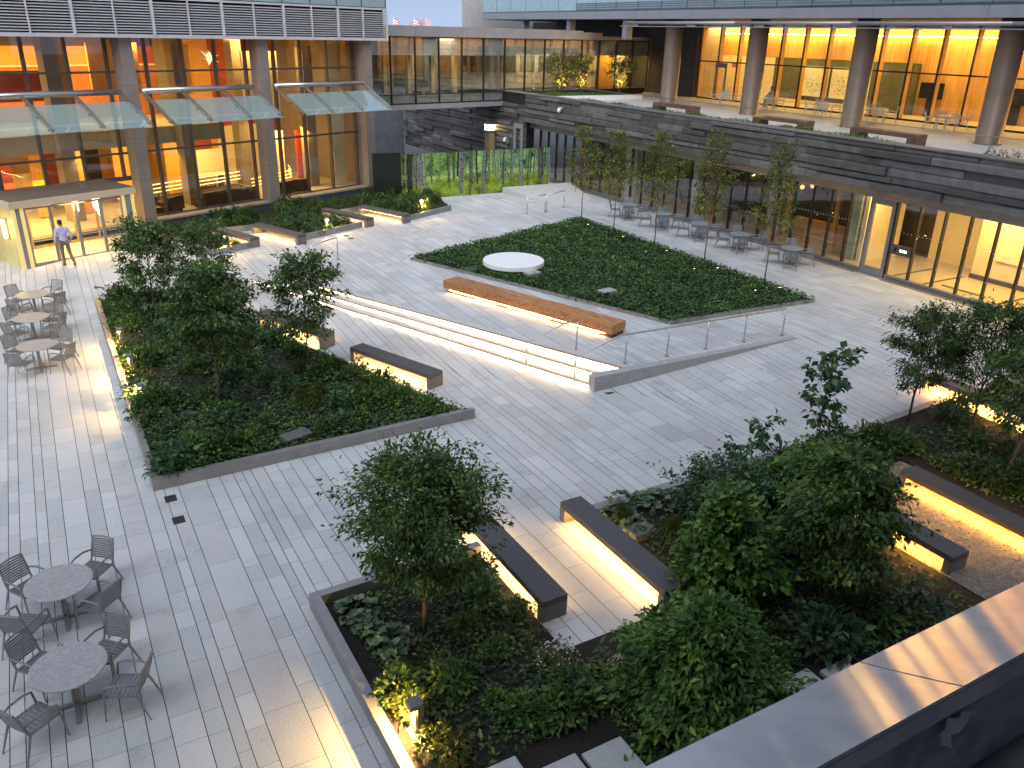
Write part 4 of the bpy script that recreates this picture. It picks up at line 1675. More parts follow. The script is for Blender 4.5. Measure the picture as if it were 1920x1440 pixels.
def vnoise(sx, sz, seed):
    r = np.random.default_rng(seed)
    gr = r.uniform(0, 1, (int(sz) + 3, int(sx) + 3))
    u, v = XX * sx, ZZ * sz
    i, j = u.astype(int), v.astype(int)
    fu, fv = u - i, v - j
    fu, fv = fu * fu * (3 - 2 * fu), fv * fv * (3 - 2 * fv)
    return (gr[j, i] * (1 - fu) + gr[j, i + 1] * fu) * (1 - fv) + (gr[j + 1, i] * (1 - fu) + gr[j + 1, i + 1] * fu) * fv


n1 = vnoise(22, 8, 1) * .5 + vnoise(60, 26, 2) * .3 + vnoise(170, 60, 3) * .3
n2 = vnoise(9, 4, 4)
C = np.zeros((NZm, NXm, 3))
hor = .50 + .12 * (vnoise(7, 1, 9) - .5)
low = np.clip((hor - ZZ) / .25 + .5, 0, 1)[..., None]
gl = np.array([.13, .20, .025]) * (-.25 + 2.0 * n1[..., None]) + np.array([.07, .055, 0.0]) * n2[..., None]
gu = np.array([.10, .165, .045]) * (-.35 + 2.1 * n1[..., None]) + np.array([.0, .02, .035]) * XX[..., None]
gl = gl * .60 + np.array([.012, .016, .012])
C = gl * low + gu * (1 - low)
side_dark = np.clip((.10 - XX) / .05, 0, 1)[..., None]
C *= 1 - .55 * side_dark * (ZZ > .35)[..., None]
hz_ = np.exp(-((ZZ - hor - .05) / .05) ** 2)[..., None]
C += hz_ * np.array([.10, .11, .03]) * (n2[..., None] > .45)
r_ = random.Random(6)
trunks = [(r_.uniform(0, 1), r_.uniform(.0022, .006), r_.uniform(.30, .55), r_.random()) for _ in range(85)]
trunks += [(.14, .012, 0.0, .9), (.055, .014, .12, .1), (.385, .012, .18, .55), (.44, .0095, .1, .4), (.535, .013, .04, .55), (.79, .016, .12, .75), (.845, .006, .2, .3), (.93, .013, .15, .35), (.985, .008, .12, .6), (.67, .006, .3, .3), (.30, .006, .3, .4)]
for (cx_, w_, zb_, lt) in sorted(trunks, key=lambda t: t[1]):
    wob = cx_ + .004 * np.sin(ZZ * 5 + cx_ * 40)
    inside = (np.abs(XX - wob) < w_) & (ZZ > zb_)
    shade = .55 + .45 * np.cos((XX - wob) / w_ * 1.3)
    bark = np.where(vnoise(230, 85, int(cx_ * 999) + 11) > .66, .25, 1.0)
    base = (.02 + .15 * lt) * shade * bark
    tint = np.array([.96, 1.0, .86]) if lt > .5 else np.array([.9, 1.0, .7])
    C = np.where(inside[..., None], base[..., None] * tint + .008, C)
# panel joints
for k in range(1, 9):
    C[:, (np.abs(XX[0] - k / 9) < .0012)] *= .45
m = MB()
m.box(MX0, MX1, 44.92, 45.1, MZ0 - .2, MZ1)
m.build('panel_core', 'darksteel', mu)
verts = [(MX0 + W_ * x_, 44.912, MZ0 + (MZ1 - MZ0) * z_) for z_ in zs for x_ in xs]
vv = np.array(verts) - np.array(tuple(mu.location))
fcs = [(j * NXm + i, j * NXm + i + 1, (j + 1) * NXm + i + 1, (j + 1) * NXm + i) for j in range(NZm - 1) for i in range(NXm - 1)]
mm, nt, out = new_mat('printed_forest')
p_ = nd(nt, 'ShaderNodeBsdfPrincipled')
va = nd(nt, 'ShaderNodeVertexColor')
va.layer_name = 'print'
nt.links.new(va.outputs['Color'], p_.inputs['Base Color'])
p_.inputs['Roughness'].default_value = .35
nt.links.new(p_.outputs[0], out.inputs['Surface'])
me = bpy.data.meshes.new('picture')
me.from_pydata([tuple(q) for q in vv], [], fcs)
ca = me.color_attributes.new('print', 'FLOAT_COLOR', 'POINT')
ca.data.foreach_set('color', np.concatenate([np.clip((C - .028) * 2.2 + .02, 0, .8).reshape(-1, 3), np.ones((NXm * NZm, 1))], 1).astype(np.float32).ravel())
me.materials.append(mm)
po = bpy.data.objects.new('picture', me)
col.objects.link(po)
po.parent = mu
# dark panel left of the mural
m = MB()
m.box(16.6, 18.22, 44.9, 45.12, TZ - .4, 3.15)
tag(m.build('dark_panel', surf('black_green_panel', (.012, .016, .014), .4)), 'black panel between the stone column and the forest mural', 'panel')

# ================================================================== RIGHT WING: SLATE WALL, STOREFRONT
wg = thing('cafe_wing', 'low wing with dark slate cladding over a long glass storefront', 'building', (30, 30, TZ))
WX, WTOP, WBOT = 29.4, 5.85, 4.06


def cladding(mb, fn, u0, u1, z0, z1, seed, rowh=(.22, .36), tall=.12):
    """courses of slate with blocks set forward or back; fn(u, depth, z) -> point"""
    r = random.Random(seed)
    z = z0
    while z < z1 - .02:
        h = min(r.uniform(*rowh), z1 - z)
        if z1 - (z + h) < .12:
            h = z1 - z
        u = u0 + r.uniform(-2, 0)
        d = 0
        while u < u1:
            L = r.uniform(1.6, 4.2)
            d = r.choice([0, .05, .10, .16, .22])
            a, b = max(u, u0), min(u + L, u1)
            if b - a > .05:
                o = Vector(fn(a + .007, 0, z + .004))
                eu = Vector(fn(b - .007, 0, z + .004)) - o
                ed = Vector(fn(a + .007, d + .02, z + .004)) - o
                if d == 0:
                    mb.obox(o, eu, ed, (0, 0, h - .008))
                else:
                    hz2 = (h - .008) * .74
                    q = [o, o + ed, o + ed + Vector((0, 0, hz2)), o + Vector((0, 0, h - .008))]
                    n_ = len(mb.v)
                    mb.v += [tuple(p) for p in q] + [tuple(p + eu) for p in q]
                    mb.f += [(n_ + 3, n_ + 2, n_ + 1, n_), (n_ + 4, n_ + 5, n_ + 6, n_ + 7), (n_ + 1, n_ + 2, n_ + 6, n_ + 5), (n_ + 2, n_ + 3, n_ + 7, n_ + 6), (n_, n_ + 1, n_ + 5, n_ + 4)]
            u += L
        z += h


m = MB()
cladding(m, lambda u, d, z: (WX - d, u, z), 9.0, 49.8, WBOT, WTOP - .05, 2)
m.build('slate_cladding', 'slate', wg)
m = MB()
cladding(m, lambda u, d, z: (WX - d, u, z), 49.8, 71.0, .3, WTOP - .75, 3, rowh=(.2, .42))
m.build('slate_cladding', 'slate', wg)
m = MB()
m.box(WX + .002, 30.05, 9, 71, WBOT + .01, WTOP - .06)
m.box(WX + .002, 30.05, 49.85, 71, .2, WBOT)
m.build('wall_core', 'darksteel', wg)
m = MB()
m.box(WX - .10, 30.15, 9, 53.4, WTOP - .048, WTOP)
m.build('coping', surf('slate_coping', (.12, .118, .118), .55, var=.15), wg)
m = MB()
m.box(WX + .30, 30.02, 9, 49.8, 3.67, WBOT + .005)
m.build('soffit', surf('bronze_soffit', (.30, .275, .25), .3, metal=.6, var=.1), wg)
# storefront glazing
mys = [15.93 - 1.05 * k for k in range(6, 0, -1)] + [15.93, 17.02, 18.07, 19.10, 20.17, 21.21]
mys2 = [22.43 + i * 1.02 for i in range(27)]
sy0, sy1 = mys[0], 49.6
SX = 30.0
ZS0, ZS1 = .66, 3.66
zt_ = [(.66, ZS1)]
for a, b in list(zip(mys[:-1], mys[1:])) + list(zip(mys2[:-1], mys2[1:])):
    m = MB()
    m.poly([(SX, a, ZS0), (SX, b, ZS0), (SX, b, ZS1), (SX, a, ZS1)])
    m.build('glass_pane', 'glass_store', wg)
for y in mys + mys2:
    m = MB()
    m.box(SX - .045, SX + .14, y - .028, y + .028, ZS0 - .01, ZS1 + .01)
    m.build('mullion', 'darksteel', wg)
m = MB()
for ya, yb in ((sy0, 21.18), (22.46, 49)):
    m.box(SX - .05, SX + .1, ya, yb, TZ + .02, TZ + .09)
    m.box(SX - .03, SX + .1, ya, yb, TZ + .115, ZS0 - .01)
m.build('sill', 'greysteel', wg)
m = MB()
for ya, yb in ((sy0, 21.18), (22.46, 49)):
    m.box(SX - .35, SX - .06, ya, yb, TZ - .03, TZ + .012)
m.build('gravel_strip', 'gravelbase', wg)
# distraction dots on the glass
for zz in (1.35, 2.45):
    m = MB()
    y = 11.0
    while y < 27.5:
        if not 21.2 < y < 22.45:
            m.box(SX - .006, SX - .002, y, y + .035, zz, zz + .035)
        y += .17
    m.build('glass_markers', 'dots', wg)
# door
m = MB()
for a, b in ((21.25, 21.40), (22.26, 22.40)):
    m.box(SX - .08, SX + .05, a, b, TZ, 3.62)
m.box(SX - .079, SX + .049, 21.4, 22.26, 3.40, 3.62)
m.box(SX - .079, SX + .049, 21.4, 22.26, TZ + .01, TZ + .36)
dr = m.build('door', 'greysteel', wg)
m = MB()
m.poly([(SX - .02, 21.4, TZ + .36), (SX - .02, 22.26, TZ + .36), (SX - .02, 22.26, 3.40), (SX - .02, 21.4, 3.40)])
m.build('door_glass', 'glass_store', dr)
m = MB()
m.tube([(SX - .14, 22.2, 1.25), (SX - .14, 22.2, 2.2)], .018, 6)
m.build('handle', 'steel', dr)
# intercom panel right of the door
m = MB()
m.box(SX - .03, SX + .02, 20.22, 21.16, 1.55, 1.95)
ip = m.build('intercom_panel', surf('bronze_panel', (.13, .11, .09), .4, metal=.5), wg)
m = MB()
m.box(SX - .04, SX - .031, 20.4, 20.72, 1.70, 1.79)
m.build('panel_light', glow('intercom_light', (1, .9, .75), 4), ip)
m = MB()
m.box(SX - .04, SX - .031, 20.88, 20.98, 1.68, 1.82)
m.build('card_reader', 'black', ip)
# interior of the storefront
m = MB()
m.box(SX + .15, 38, 9, 49.6, TZ - .02, TZ + .12)
m.build('storefront_floor', surf('warm_tile_floor', (.42, .34, .18), .3, var=.12, scale=.8), wg)
m = MB()
m.box(SX + .15, 38, 9, 49.6, 3.72, 3.80)
m.build('storefront_ceiling', 'yellowwall', wg)
for (x0, x1, y0, y1, z1, mt) in ((36.0, 36.2, 9, 19.6, 3.7, 'yellowwall'), (33.2, 33.4, 16.6, 19.5, 3.7, 'yellowwall'), (33.4, 36, 19.3, 19.5, 3.7, 'orange'), (34.5, 34.7, 19.6, 22.4, 3.7, 'yellowwall'), (34.5, 34.7, 22.4, 24.5, 3.7, 'darkint'), (31.0, 33.5, 23.3, 23.5, 3.7, 'yellowwall'), (30.9, 31.4, 23.6, 24.2, 3.7, surf('pale_green_pillar', (.38, .42, .36), .5)),
                                 (34.0, 34.2, 24.5, 49.6, 3.7, 'darkint'), (31.0, 31.5, 28.6, 29.0, 3.7, bpy.data.materials['pale_green_pillar']), (31.0, 31.5, 34.2, 34.7, 3.7, bpy.data.materials['pale_green_pillar']), (31.0, 31.5, 40.2, 40.6, 3.7, bpy.data.materials['pale_green_pillar']),
                                 (32.5, 32.7, 25.5, 28.5, 1.5, 'orange'), (31.2, 31.35, 25.0, 25.2, 3.7, 'orange'), (31.2, 31.35, 27.9, 28.05, 3.7, 'orange')):
    m = MB()
    m.box(x0, x1, y0, y1, TZ + .121, z1)
    m.build('interior_wall', mt, wg)
lampobj('AREA', 'corridor_lamp', (33.2, 14.0, 3.68), 480, (1, .68, .22), size=4.5, size_y=5, target=(33.2, 14, 0))
lampobj('AREA', 'corridor_lamp', (32, 18.6, 3.68), 260, (1, .68, .22), size=2.0, size_y=3, target=(32, 18.6, 0))
lampobj('AREA', 'corridor_lamp', (31.2, 22.4, 3.68), 90, (1, .68, .24), size=1.5, size_y=1.5, target=(31.2, 22.4, 0))
lampobj('AREA', 'corridor_lamp', (32.5, 27.2, 3.66), 25, (1, .58, .22), size=1.2, size_y=1.5, target=(32.5, 27.2, 0))
lampobj('AREA', 'corridor_lamp', (32.5, 37, 3.66), 14, (1, .6, .25), size=1.2, size_y=8, target=(32.5, 37, 0))
for y, z in ((27.6, 3.1), (27.0, 3.25)):
    t = thing('globe_lamp', 'small round glowing lamp behind the storefront glass, %s' % ('nearer the corner of the thin trees' if y > 27.3 else 'nearer the glass door'), 'lamp', (31.6, y, z))
    m = MB()
    m.ball((31.6, y, z), .11, 10, 8)
    m.build('globe', glow('globe_glow', (1, .6, .22), 1.6) if 'globe_glow' not in bpy.data.materials else bpy.data.materials['globe_glow'], t, smooth=True)
    m = MB()
    m.tube([(31.6, y, z + .13), (31.6, y, 3.72)], .008, 4)
    m.build('cord', 'darksteel', t)
for (x0, x1, y0, y1, z0, z1, mt, nm) in ((31.6, 35.9, 10.5, 14.6, .572, .578, 'umber', 'carpet'), (30.9, 31.0, 17.4, 19.2, .573, .62, 'taupe', 'floor_strip'), (33.12, 33.19, 17.0, 18.6, 1.5, 2.9, 'art', 'wall_panel'), (33.1, 33.19, 16.6, 19.5, .575, .75, 'darkint', 'skirting'), (35.9, 35.99, 9, 19.3, .575, .75, 'darkint', 'skirting'), (30.2, 36, 16.58, 16.66, .575, .60, 'darkint', 'floor_joint'), (30.2, 33, 19.62, 19.68, .575, .60, 'darkint', 'floor_joint'), (30.2, 33, 21.0, 21.06, .575, .60, 'darkint', 'floor_joint')):
    m = MB()
    m.box(x0, x1, y0, y1, z0, z1)
    m.build(nm, mt, wg)
for i, (x, y) in enumerate(((33.6, 13.2), (33.2, 11.4))):
    t = thing('meeting_table', ['pale meeting table deep inside the bright storefront', 'second pale table inside the bright storefront at the right edge', 'small table behind the pane beside the intercom'][i], 'table', (x, y, .58))
    m = MB()
    m.box(x - .4, x + .4, y - .7, y + .7, 1.27, 1.31)
    m.build('tabletop', 'white', t)
    for s_ in (-1, 1):
        m = MB()
        m.box(x - .3, x + .3, y + s_ * .6 - .03, y + s_ * .6 + .03, .58, 1.269)
        m.build('leg', 'darksteel', t)
# office chair seen at the right edge
t = thing('office_chair', 'dark office chair inside the bright storefront at the right edge', 'chair', (31.6, 15.6, TZ + .12))
for nm, b in (('seat', (31.35, 31.85, 15.35, 15.85, TZ + .55, TZ + .63)), ('backrest', (31.8, 31.88, 15.36, 15.84, TZ + .72, TZ + 1.3))):
    m = MB()
    m.box(*b)
    m.build(nm, 'darkint', t, bevel=.03)
m = MB()
m.tube([(31.6, 15.6, TZ + .2), (31.6, 15.6, TZ + .549)], .03, 8)
for k in range(5):
    m.tube([(31.6, 15.6, TZ + .2), (31.6 + .28 * math.cos(k * 1.257), 15.6 + .28 * math.sin(k * 1.257), TZ + .14)], .02, 5)
m.build('base', 'darksteel', t)

# end wall beyond the bridge and fixtures on it
m = MB()
m.box(20, 29.25, 71, 71.3, -2.2, 7.5)
tag(m.build('slate_end_wall', 'slateblue'), 'plain blue grey wall below the bridge behind the corner column', 'wall')
t = thing('wall_light', 'bright wall light over a tan pier under the bridge', 'lamp', (28.9, 54.2, .5))
m = MB()
m.box(28.75, 29.2, 53.9, 54.6, .3, 3.0)
m.build('pier', surf('tan_pier', (.30, .22, .12), .6, var=.1), t)
m = MB()
m.box(28.6, 29.25, 53.8, 54.7, 3.02, 3.10)
m.box(28.6, 29.25, 53.8, 54.7, 3.50, 3.56)
m.build('bracket', 'greysteel', t)
m = MB()
m.box(28.72, 29.2, 53.92, 54.58, 3.12, 3.48)
m.build('lens', glow('wall_light_glow', (1, .70, .34), 13), t)


def camera_box(x, y, z, label):
    t = thing('security_camera', label, 'security camera', (x, y, z))
    m = MB()
    m.ball((x, y, z), .13, 10, 6)
    m.build('dome', 'white', t, smooth=True)
    m = MB()
    m.box(x - .02, x + .28, y - .06, y + .06, z + .10, z + .2)
    m.build('bracket', 'white', t)


camera_box(29.12, 45.4, 5.15, 'white security camera high on the dark slate wall beside the bridge')
camera_box(29.1, 52.3, 2.6, 'white security camera low on the slate wall above the mural')
m = MB()
m.box(29.9, 29.98, 49.75, 50.0, TZ, 3.9)
m.box(29.9, 29.98, 50.7, 50.95, TZ, 3.9)
m.box(29.9, 29.98, 50.0, 50.7, 3.6, 3.9)
m.v = [(x_ - .85, y_, z_) for x_, y_, z_ in m.v]
m.build('door_frame', 'alu', wg)

# ================================================================== ROOF TERRACE
DZ = 5.40
m = MB()
m.box(30.16, 44.0, 9, 54, 5.2, DZ)
tag(m.build('terrace_floor', 'step'), kind='structure')
m = MB()
m.poly([(30.2, 22, DZ + .16), (31.3, 22, DZ + .16), (31.3, 46, DZ + .16), (30.2, 46, DZ + .16)])
m.poly([(30.9, 49.5, DZ + .2), (38.5, 49.9, DZ + .2), (39.2, 51.0, DZ + .2), (34, 53.7, DZ + .2), (30.9, 53.2, DZ + .2)])
m.build('terrace_soil', 'soil')
bpy.data.objects['terrace_soil']['kind'] = 'structure'
m = MB()
m.box(31.0, 38.6, 49.28, 49.44, DZ, DZ + .3)
tag(m.build('terrace_kerb', 'white'), 'long white kerb in front of the three lit terrace trees', 'kerb')
# glass railing
gr = thing('glass_railing', 'clear glass railing with slim steel top rail along the roof terrace', 'railing', (31, 30, DZ))
for k in range(26):
    y0 = 10 + k * 1.62
    m = MB()
    m.box(31.0, 31.012, y0 + .01, y0 + 1.61, DZ + .08, DZ + .98)
    m.build('glass_panel', 'glass_rail', gr)
m = MB()
m.box(30.985, 31.03, 10, 52.1, DZ + .985, DZ + 1.02)
m.build('top_rail', 'steel', gr)
for i, (x, y) in enumerate(((33.4, 24.9), (33.3, 31.0), (33.4, 39.4))):
    t = thing('terrace_bench', 'low brown bench behind the glass railing, the %s one' % ['nearest', 'middle', 'farthest'][i], 'bench', (x, y, DZ), 'brown benches on the roof terrace')
    m = MB()
    m.box(x - .35, x + .35, y - 1.75, y + 1.75, DZ + .32, DZ + .50)
    m.build('seat', 'brownbench', t, bevel=.01)
    for s in (-1, 1):
        m = MB()
        m.box(x - .34, x + .34, y + s * 1.5 - .24, y + s * 1.5 + .24, DZ, DZ + .319)
        m.build('leg', 'brownbench', t)
# white chairs and tables
wc = make_chair('whitechair', merged=True)
wt = MB()
wt.lathe([(.03, .02), (.25, .0), (.25, .02), (.03, .05), (.03, .70), (.42, .71), (.42, .74), (.03, .745)], 0, 0, 18)
wto = mesh_obj('terrace_table', np.array(wt.v), wt.f, 'whitechair')
firstc = [True, True]
for i, (x, y) in enumerate(((40.9, 43.2), (40.9, 39.5), (41.0, 35.2), (40.9, 31.4), (40.9, 27.2))):
    nm = ['leftmost terrace table by the glass door', 'second terrace table from the left', 'middle terrace table between the columns', 'fourth terrace table from the left', 'terrace table nearest the right column'][i]
    if firstc[1]:
        wto.location = (x, y, DZ)
        tag(wto, 'small pale round table, ' + nm, 'table', 'pale tables on the roof terrace')
        firstc[1] = False
    else:
        o = wto.copy()
        col.objects.link(o)
        o.location = (x, y, DZ)
        o['label'] = 'small pale round table, ' + nm
    for k in range(4):
        a = R(45 + 90 * k) + rnd.uniform(-.2, .2)
        sx, sy = x + math.sin(a) * .72, y + math.cos(a) * .72
        lab = 'pale terrace chair on the %s of the %s' % (['far side', 'right side', 'near side', 'left side'][k], nm)
        if firstc[0]:
            o = wc
            firstc[0] = False
            tag(o, lab, 'chair', 'pale chairs on the roof terrace')
        else:
            o = wc.copy()
            col.objects.link(o)
            o['label'] = lab
        o.location = (sx, sy, DZ)
        o.rotation_euler = (0, 0, math.pi - a)

# ================================================================== HALL ABOVE THE TERRACE
hb = thing('hall_building', 'tall hall with round metal columns and honey lit timber walls above the terrace', 'building', (44, 30, DZ))
HX = 44.0
for i, y in enumerate((22.8, 30.3, 37.7, 45.2)):
    m = MB()
    m.lathe([(.60, DZ), (.60, DZ + .06), (.55, DZ + .07), (.55, 10.56)], 37.6, y, 36)
    m.build('round_column', surf('satin_metal_column', (.25, .185, .135), .38, metal=.4, var=.12, scale=1.5) if 'satin_metal_column' not in bpy.data.materials else bpy.data.materials['satin_metal_column'], hb, smooth=True)
hm = [22.0 + 1.93 * k for k in range(14)]
hm = [y for y in [42.0 - 1.93 * k for k in range(-4, 16)] if 12 < y < 50.2]
hm.sort()
ya, yb = hm[0], hm[-1]
dY = (46.6, 48.0)
for a, b in zip(hm[:-1], hm[1:]):
    for z0, z1 in ((DZ + .1, 7.97), (7.97, 10.5)):
        m = MB()
        m.poly([(HX, a, z0), (HX, b, z0), (HX, b, z1), (HX, a, z1)])
        m.build('glazing', 'glass_clear', hb)
for y in hm:
    m = MB()
    m.box(HX - .03, HX + .05, y - .035, y + .035, DZ, 10.55)
    p = m.build('mullion', 'darksteel', hb)
    m = MB()
    m.box(HX + .051, HX + .36, y - .05, y + .05, DZ, 10.54)
    m.build('timber_fin', 'woodwall', p)
m = MB()
m.box(HX - .028, HX + .048, ya, yb, 7.93, 8.01)
m.box(HX - .028, HX + .048, ya, yb, DZ, DZ + .1)
m.build('transom', 'darksteel', hb)
m = MB()
for a, b in ((46.75, 46.9), (47.75, 47.9)):
    m.box(HX - .08, HX - .031, a, b, DZ, 7.9)
m.box(HX - .079, HX - .032, 46.9, 47.75, 7.6, 7.9)
d = m.build('door', 'greysteel', hb)
m = MB()
m.tube([(HX - .12, 46.98, 6.2), (HX - .12, 46.98, 6.9)], .02, 6)
m.build('handle', 'steel', d)
m = MB()
m.box(HX - .3, 55, 9, 56, DZ - .25, DZ - .002)
m.build('hall_floor', 'intfloor', hb)
BWX = 48.0
m = MB()
m.box(BWX, BWX + .2, 9, 56, 8.37, 9.74)
m.build('timber_wall', 'woodwall', hb)
m = MB()
m.box(BWX, BWX + .2, 9, 34.3, DZ, 8.368)
m.build('timber_wall', 'woodwall', hb)
m = MB()
m.box(BWX + .02, BWX + .2, 34.302, 46.2, DZ, 8.366)
m.build('olive_wall', 'olive', hb)
m = MB()
m.box(BWX + .02, BWX + .2, 46.202, 56, DZ, 8.366)
m.build('yellow_wall', 'yellowwall', hb)
m = MB()
m.box(HX + .4, BWX + 3, 9, 56, 10.3, 10.4)
m.box(BWX + .3, BWX + .5, 9, 56, 9.74, 10.3)
m.build('hall_ceiling', surf('amber_ceiling', (.5, .40, .24), .6, var=.05), hb)
m = MB()
m.box(BWX - .30, BWX - .16, 9, 56, 9.86, 9.90)
m.build('cove_light', 'cove', hb)
m = MB()
m.box(44.4, 46, 50.0, 52.4, DZ, 10.3)
m.build('brick_pier', 'brick', hb)
m = MB()
m.box(BWX - .5, BWX + .02, 34.4, 34.5, DZ, 8.3)
m.build('olive_return', 'olive', hb)
# cream skirting along the foot of the back wall
m = MB()
m.box(BWX - .05, BWX - .02, 36, 46, DZ + .02, DZ + .25)
m.build('skirting', 'yellowwall', hb)
for y0, y1, lab in ((41.15, 43.35, 'cream art panel with dark leaf pattern, the left one of two in the hall'), (38.9, 40.85, 'cream art panel with dark leaf pattern, the right one of two in the hall')):
    t = thing('art_panel', lab, 'artwork', (BWX - .1, (y0 + y1) / 2, 5.95), 'art panels in the hall')
    m = MB()
    m.box(BWX - .1, BWX + .015, y0, y1, 5.95, 7.9)
    m.build('panel', 'art', t)
    m = MB()
    g = np.random.default_rng(int(y0 * 10))
    for k in range(110):
        y = y0 + (y1 - y0) * np.clip(g.beta(1.6, 1.6), .06, .94)
        z = 6.2 + 1.6 * np.clip(.25 + .6 * abs((y - y0) / (y1 - y0) - .5) + g.normal(0, .22), 0.0, .98)
        a = g.uniform(0, 3.14)
        c_, s_ = math.cos(a), math.sin(a)
        l, w = g.uniform(.03, .075), .018
        m.poly([(BWX - .104, y - c_ * l, z - s_ * l), (BWX - .104, y + s_ * w, z - c_ * w), (BWX - .104, y + c_ * l, z + s_ * l), (BWX - .104, y - s_ * w, z + c_ * w)])
    m.build('leaf_pattern', 'darkint', t)
for y0, y1, lab in ((32.35, 33.9, 'black wall screen in the hall left of the right round column'), (27.3, 28.6, 'black wall screen in the hall at the right edge')):
    t = thing('wall_screen', lab, 'screen', (BWX - .3, (y0 + y1) / 2, 6.4))
    m = MB()
    m.box(BWX - .32, BWX - .22, y0, y1, 6.45, 7.35)
    m.build('screen', 'screen', t, bevel=.01)
    m = MB()
    m.box(BWX - .219, BWX - .01, (y0 + y1) / 2 - .25, (y0 + y1) / 2 + .25, DZ, 6.6)
    m.build('stand', 'black', t)
ex = thing('exit_sign', 'small red EXIT sign over the hall door', 'sign', (HX + .42, 46.55, 7.72))
m = MB()
m.box(HX + .42, HX + .46, 46.3, 46.8, 7.66, 7.92)
m.build('plate', surf('exit_plate', (.75, .6, .55), .5), ex)
fc = bpy.data.curves.new('exit_text', 'FONT')
fc.body = 'EXIT'
fc.size = .2
fc.align_x = 'CENTER'
fo = bpy.data.objects.new('lettering', fc)
col.objects.link(fo)
fo.data.materials.append(M['exitred'])
fo.parent = ex
fo.location = (-.006, 0, 0)
fo.rotation_euler = (R(90), 0, R(-90))
fo = text_mesh(fo)
# slab, fascia and windows above
m = MB()
SYL, SYR = 70.0, 6.0
for k in range(11):
    a = SYR + k * 5.82
    m.box(36.5, 36.7, a + .01, min(a + 5.81, SYL), 10.58, 11.07)
m.build('fascia', 'alu', hb)
m = MB()
m.box(36.71, 52, SYR, SYL, 10.56, 11.0)
m.build('slab', 'darkint', hb)
m = MB()
m.box(36.62, 52, SYR, SYL, 11.071, 15)
m.build('upper_spandrel', surf('teal_grey_glass_wall', (.16, .21, .23), .2, spec=.8, var=.08), hb)
for k in range(26):
    b = SYL - .1 - k * 2.45
    m = MB()
    m.box(36.56, 36.60, b - 2.36, b, 11.16, 15)
    m.build('upper_window', surf('pale_blue_upper_glass', (.33, .45, .50), .1, spec=.9, var=.08) if 'pale_blue_upper_glass' not in bpy.data.materials else bpy.data.materials['pale_blue_upper_glass'], hb)
    if k > 5:
        m = MB()
        for j in range(4):
            m.box(36.50, 36.555, b - 2.42, b + .03, 11.2 + j * .13, 11.235 + j * .13)
        m.build('louvre', 'greysteel', hb)
# dark recess under the slab behind the bridge
m = MB()
m.box(44.1, 44.4, 50.3, 74, 5, 10.55)
m.build('recess_wall', surf('recess_grey', (.05, .05, .052), .7), hb)
for y in (63.8, 56.9, 49.8):
    m = MB()
    m.box(37.0, 37.5, y - .25, y + .25, 9.3, 10.555)
    m.build('slab_post', 'alu', hb)
m = MB()
m.box(36.7, 52, 74.0, 74.4, 0, 16)
tag(m.build('concrete_tower', surf('rough_concrete_wall', (.40, .40, .40), .8, var=.06, bump=.2)), 'plain light grey concrete wall rising behind the bridge roof', 'building')
sh = thing('sunshade_pipe', 'long pale metal pipe running in front of the hall fascia', 'pipe', (36.0, 30, 10.3))
m = MB()
for a, b in ((6, 21.9), (21.95, 29.95), (30.0, 38.0), (38.05, 48.3)):
    m.tube([(36.0, a, 10.33), (36.0, b, 10.33)], .09, 10)
m.build('pipe', 'alu', sh, smooth=True)
m = MB()
m.box(35.93, 36.2, 6, 48.9, 10.10, 10.14)
m.build('rail', 'alu', sh)
for k in range(8):
    m = MB()
    m.box(36.0, 36.7, 8 + k * 5.7, 8.06 + k * 5.7, 10.14, 10.23)
    m.build('bracket', 'alu', sh)
for y in range(14, 56, 6):
    lampobj('AREA', 'hall_lamp', (46.0, y, 10.25), 300, (1, .68, .20), size=2.4, target=(46.4, y, 0))
# seated person in the hall
sp_ = thing('person', 'dark haired person seated at a terrace table outside the hall glass', 'person', (42.2, 40.6, DZ))
m = MB()
x, y, z = 42.2, 40.6, DZ
m.tube([(x, y, z + .45), (x + .02, y, z + .7), (x + .03, y, z + .95), (x + .03, y, z + 1.02), (x + .03, y, z + 1.06)], [.17, .17, .19, .10, .055], 12)
m.tube([(x, y - .1, z + .5), (x - .42, y - .11, z + .5), (x - .45, y - .11, z + .05)], [.09, .075, .05], 8)
m.tube([(x, y + .1, z + .5), (x - .42, y + .11, z + .5), (x - .45, y + .11, z + .05)], [.09, .075, .05], 8)
m.tube([(x + .03, y + .2, z + .94), (x - .05, y + .25, z + .7), (x - .3, y + .16, z + .74)], [.05, .045, .035], 8)
m.tube([(x + .03, y - .2, z + .94), (x - .05, y - .25, z + .7), (x - .3, y - .16, z + .74)], [.05, .045, .035], 8)
m.ball((x + .02, y, z + 1.2), (.10, .085, .13), 12, 8)
m.build('body', surf('pale_blue_sweater', (.35, .38, .42), .8), sp_, smooth=True)
m = MB()
m.ball((x + .045, y, z + 1.23), (.115, .10, .125), 12, 8)
m.build('hair', 'hair', sp_, smooth=True)

# ================================================================== BRIDGE
BAZ = R(79.4)
BU = (math.sin(BAZ), math.cos(BAZ))
BN = (BU[1], -BU[0])


def BP(a, w, z):
    return (29.4 + BU[0] * a + BN[0] * w, 53.0 + BU[1] * a + BN[1] * w, z)


def bbox(m, a0, a1, w0, w1, z0, z1):
    return m.obox(BP(a0, w0, z0), (BU[0] * (a1 - a0), BU[1] * (a1 - a0), 0), (BN[0] * (w1 - w0), BN[1] * (w1 - w0), 0), (0, 0, z1 - z0))


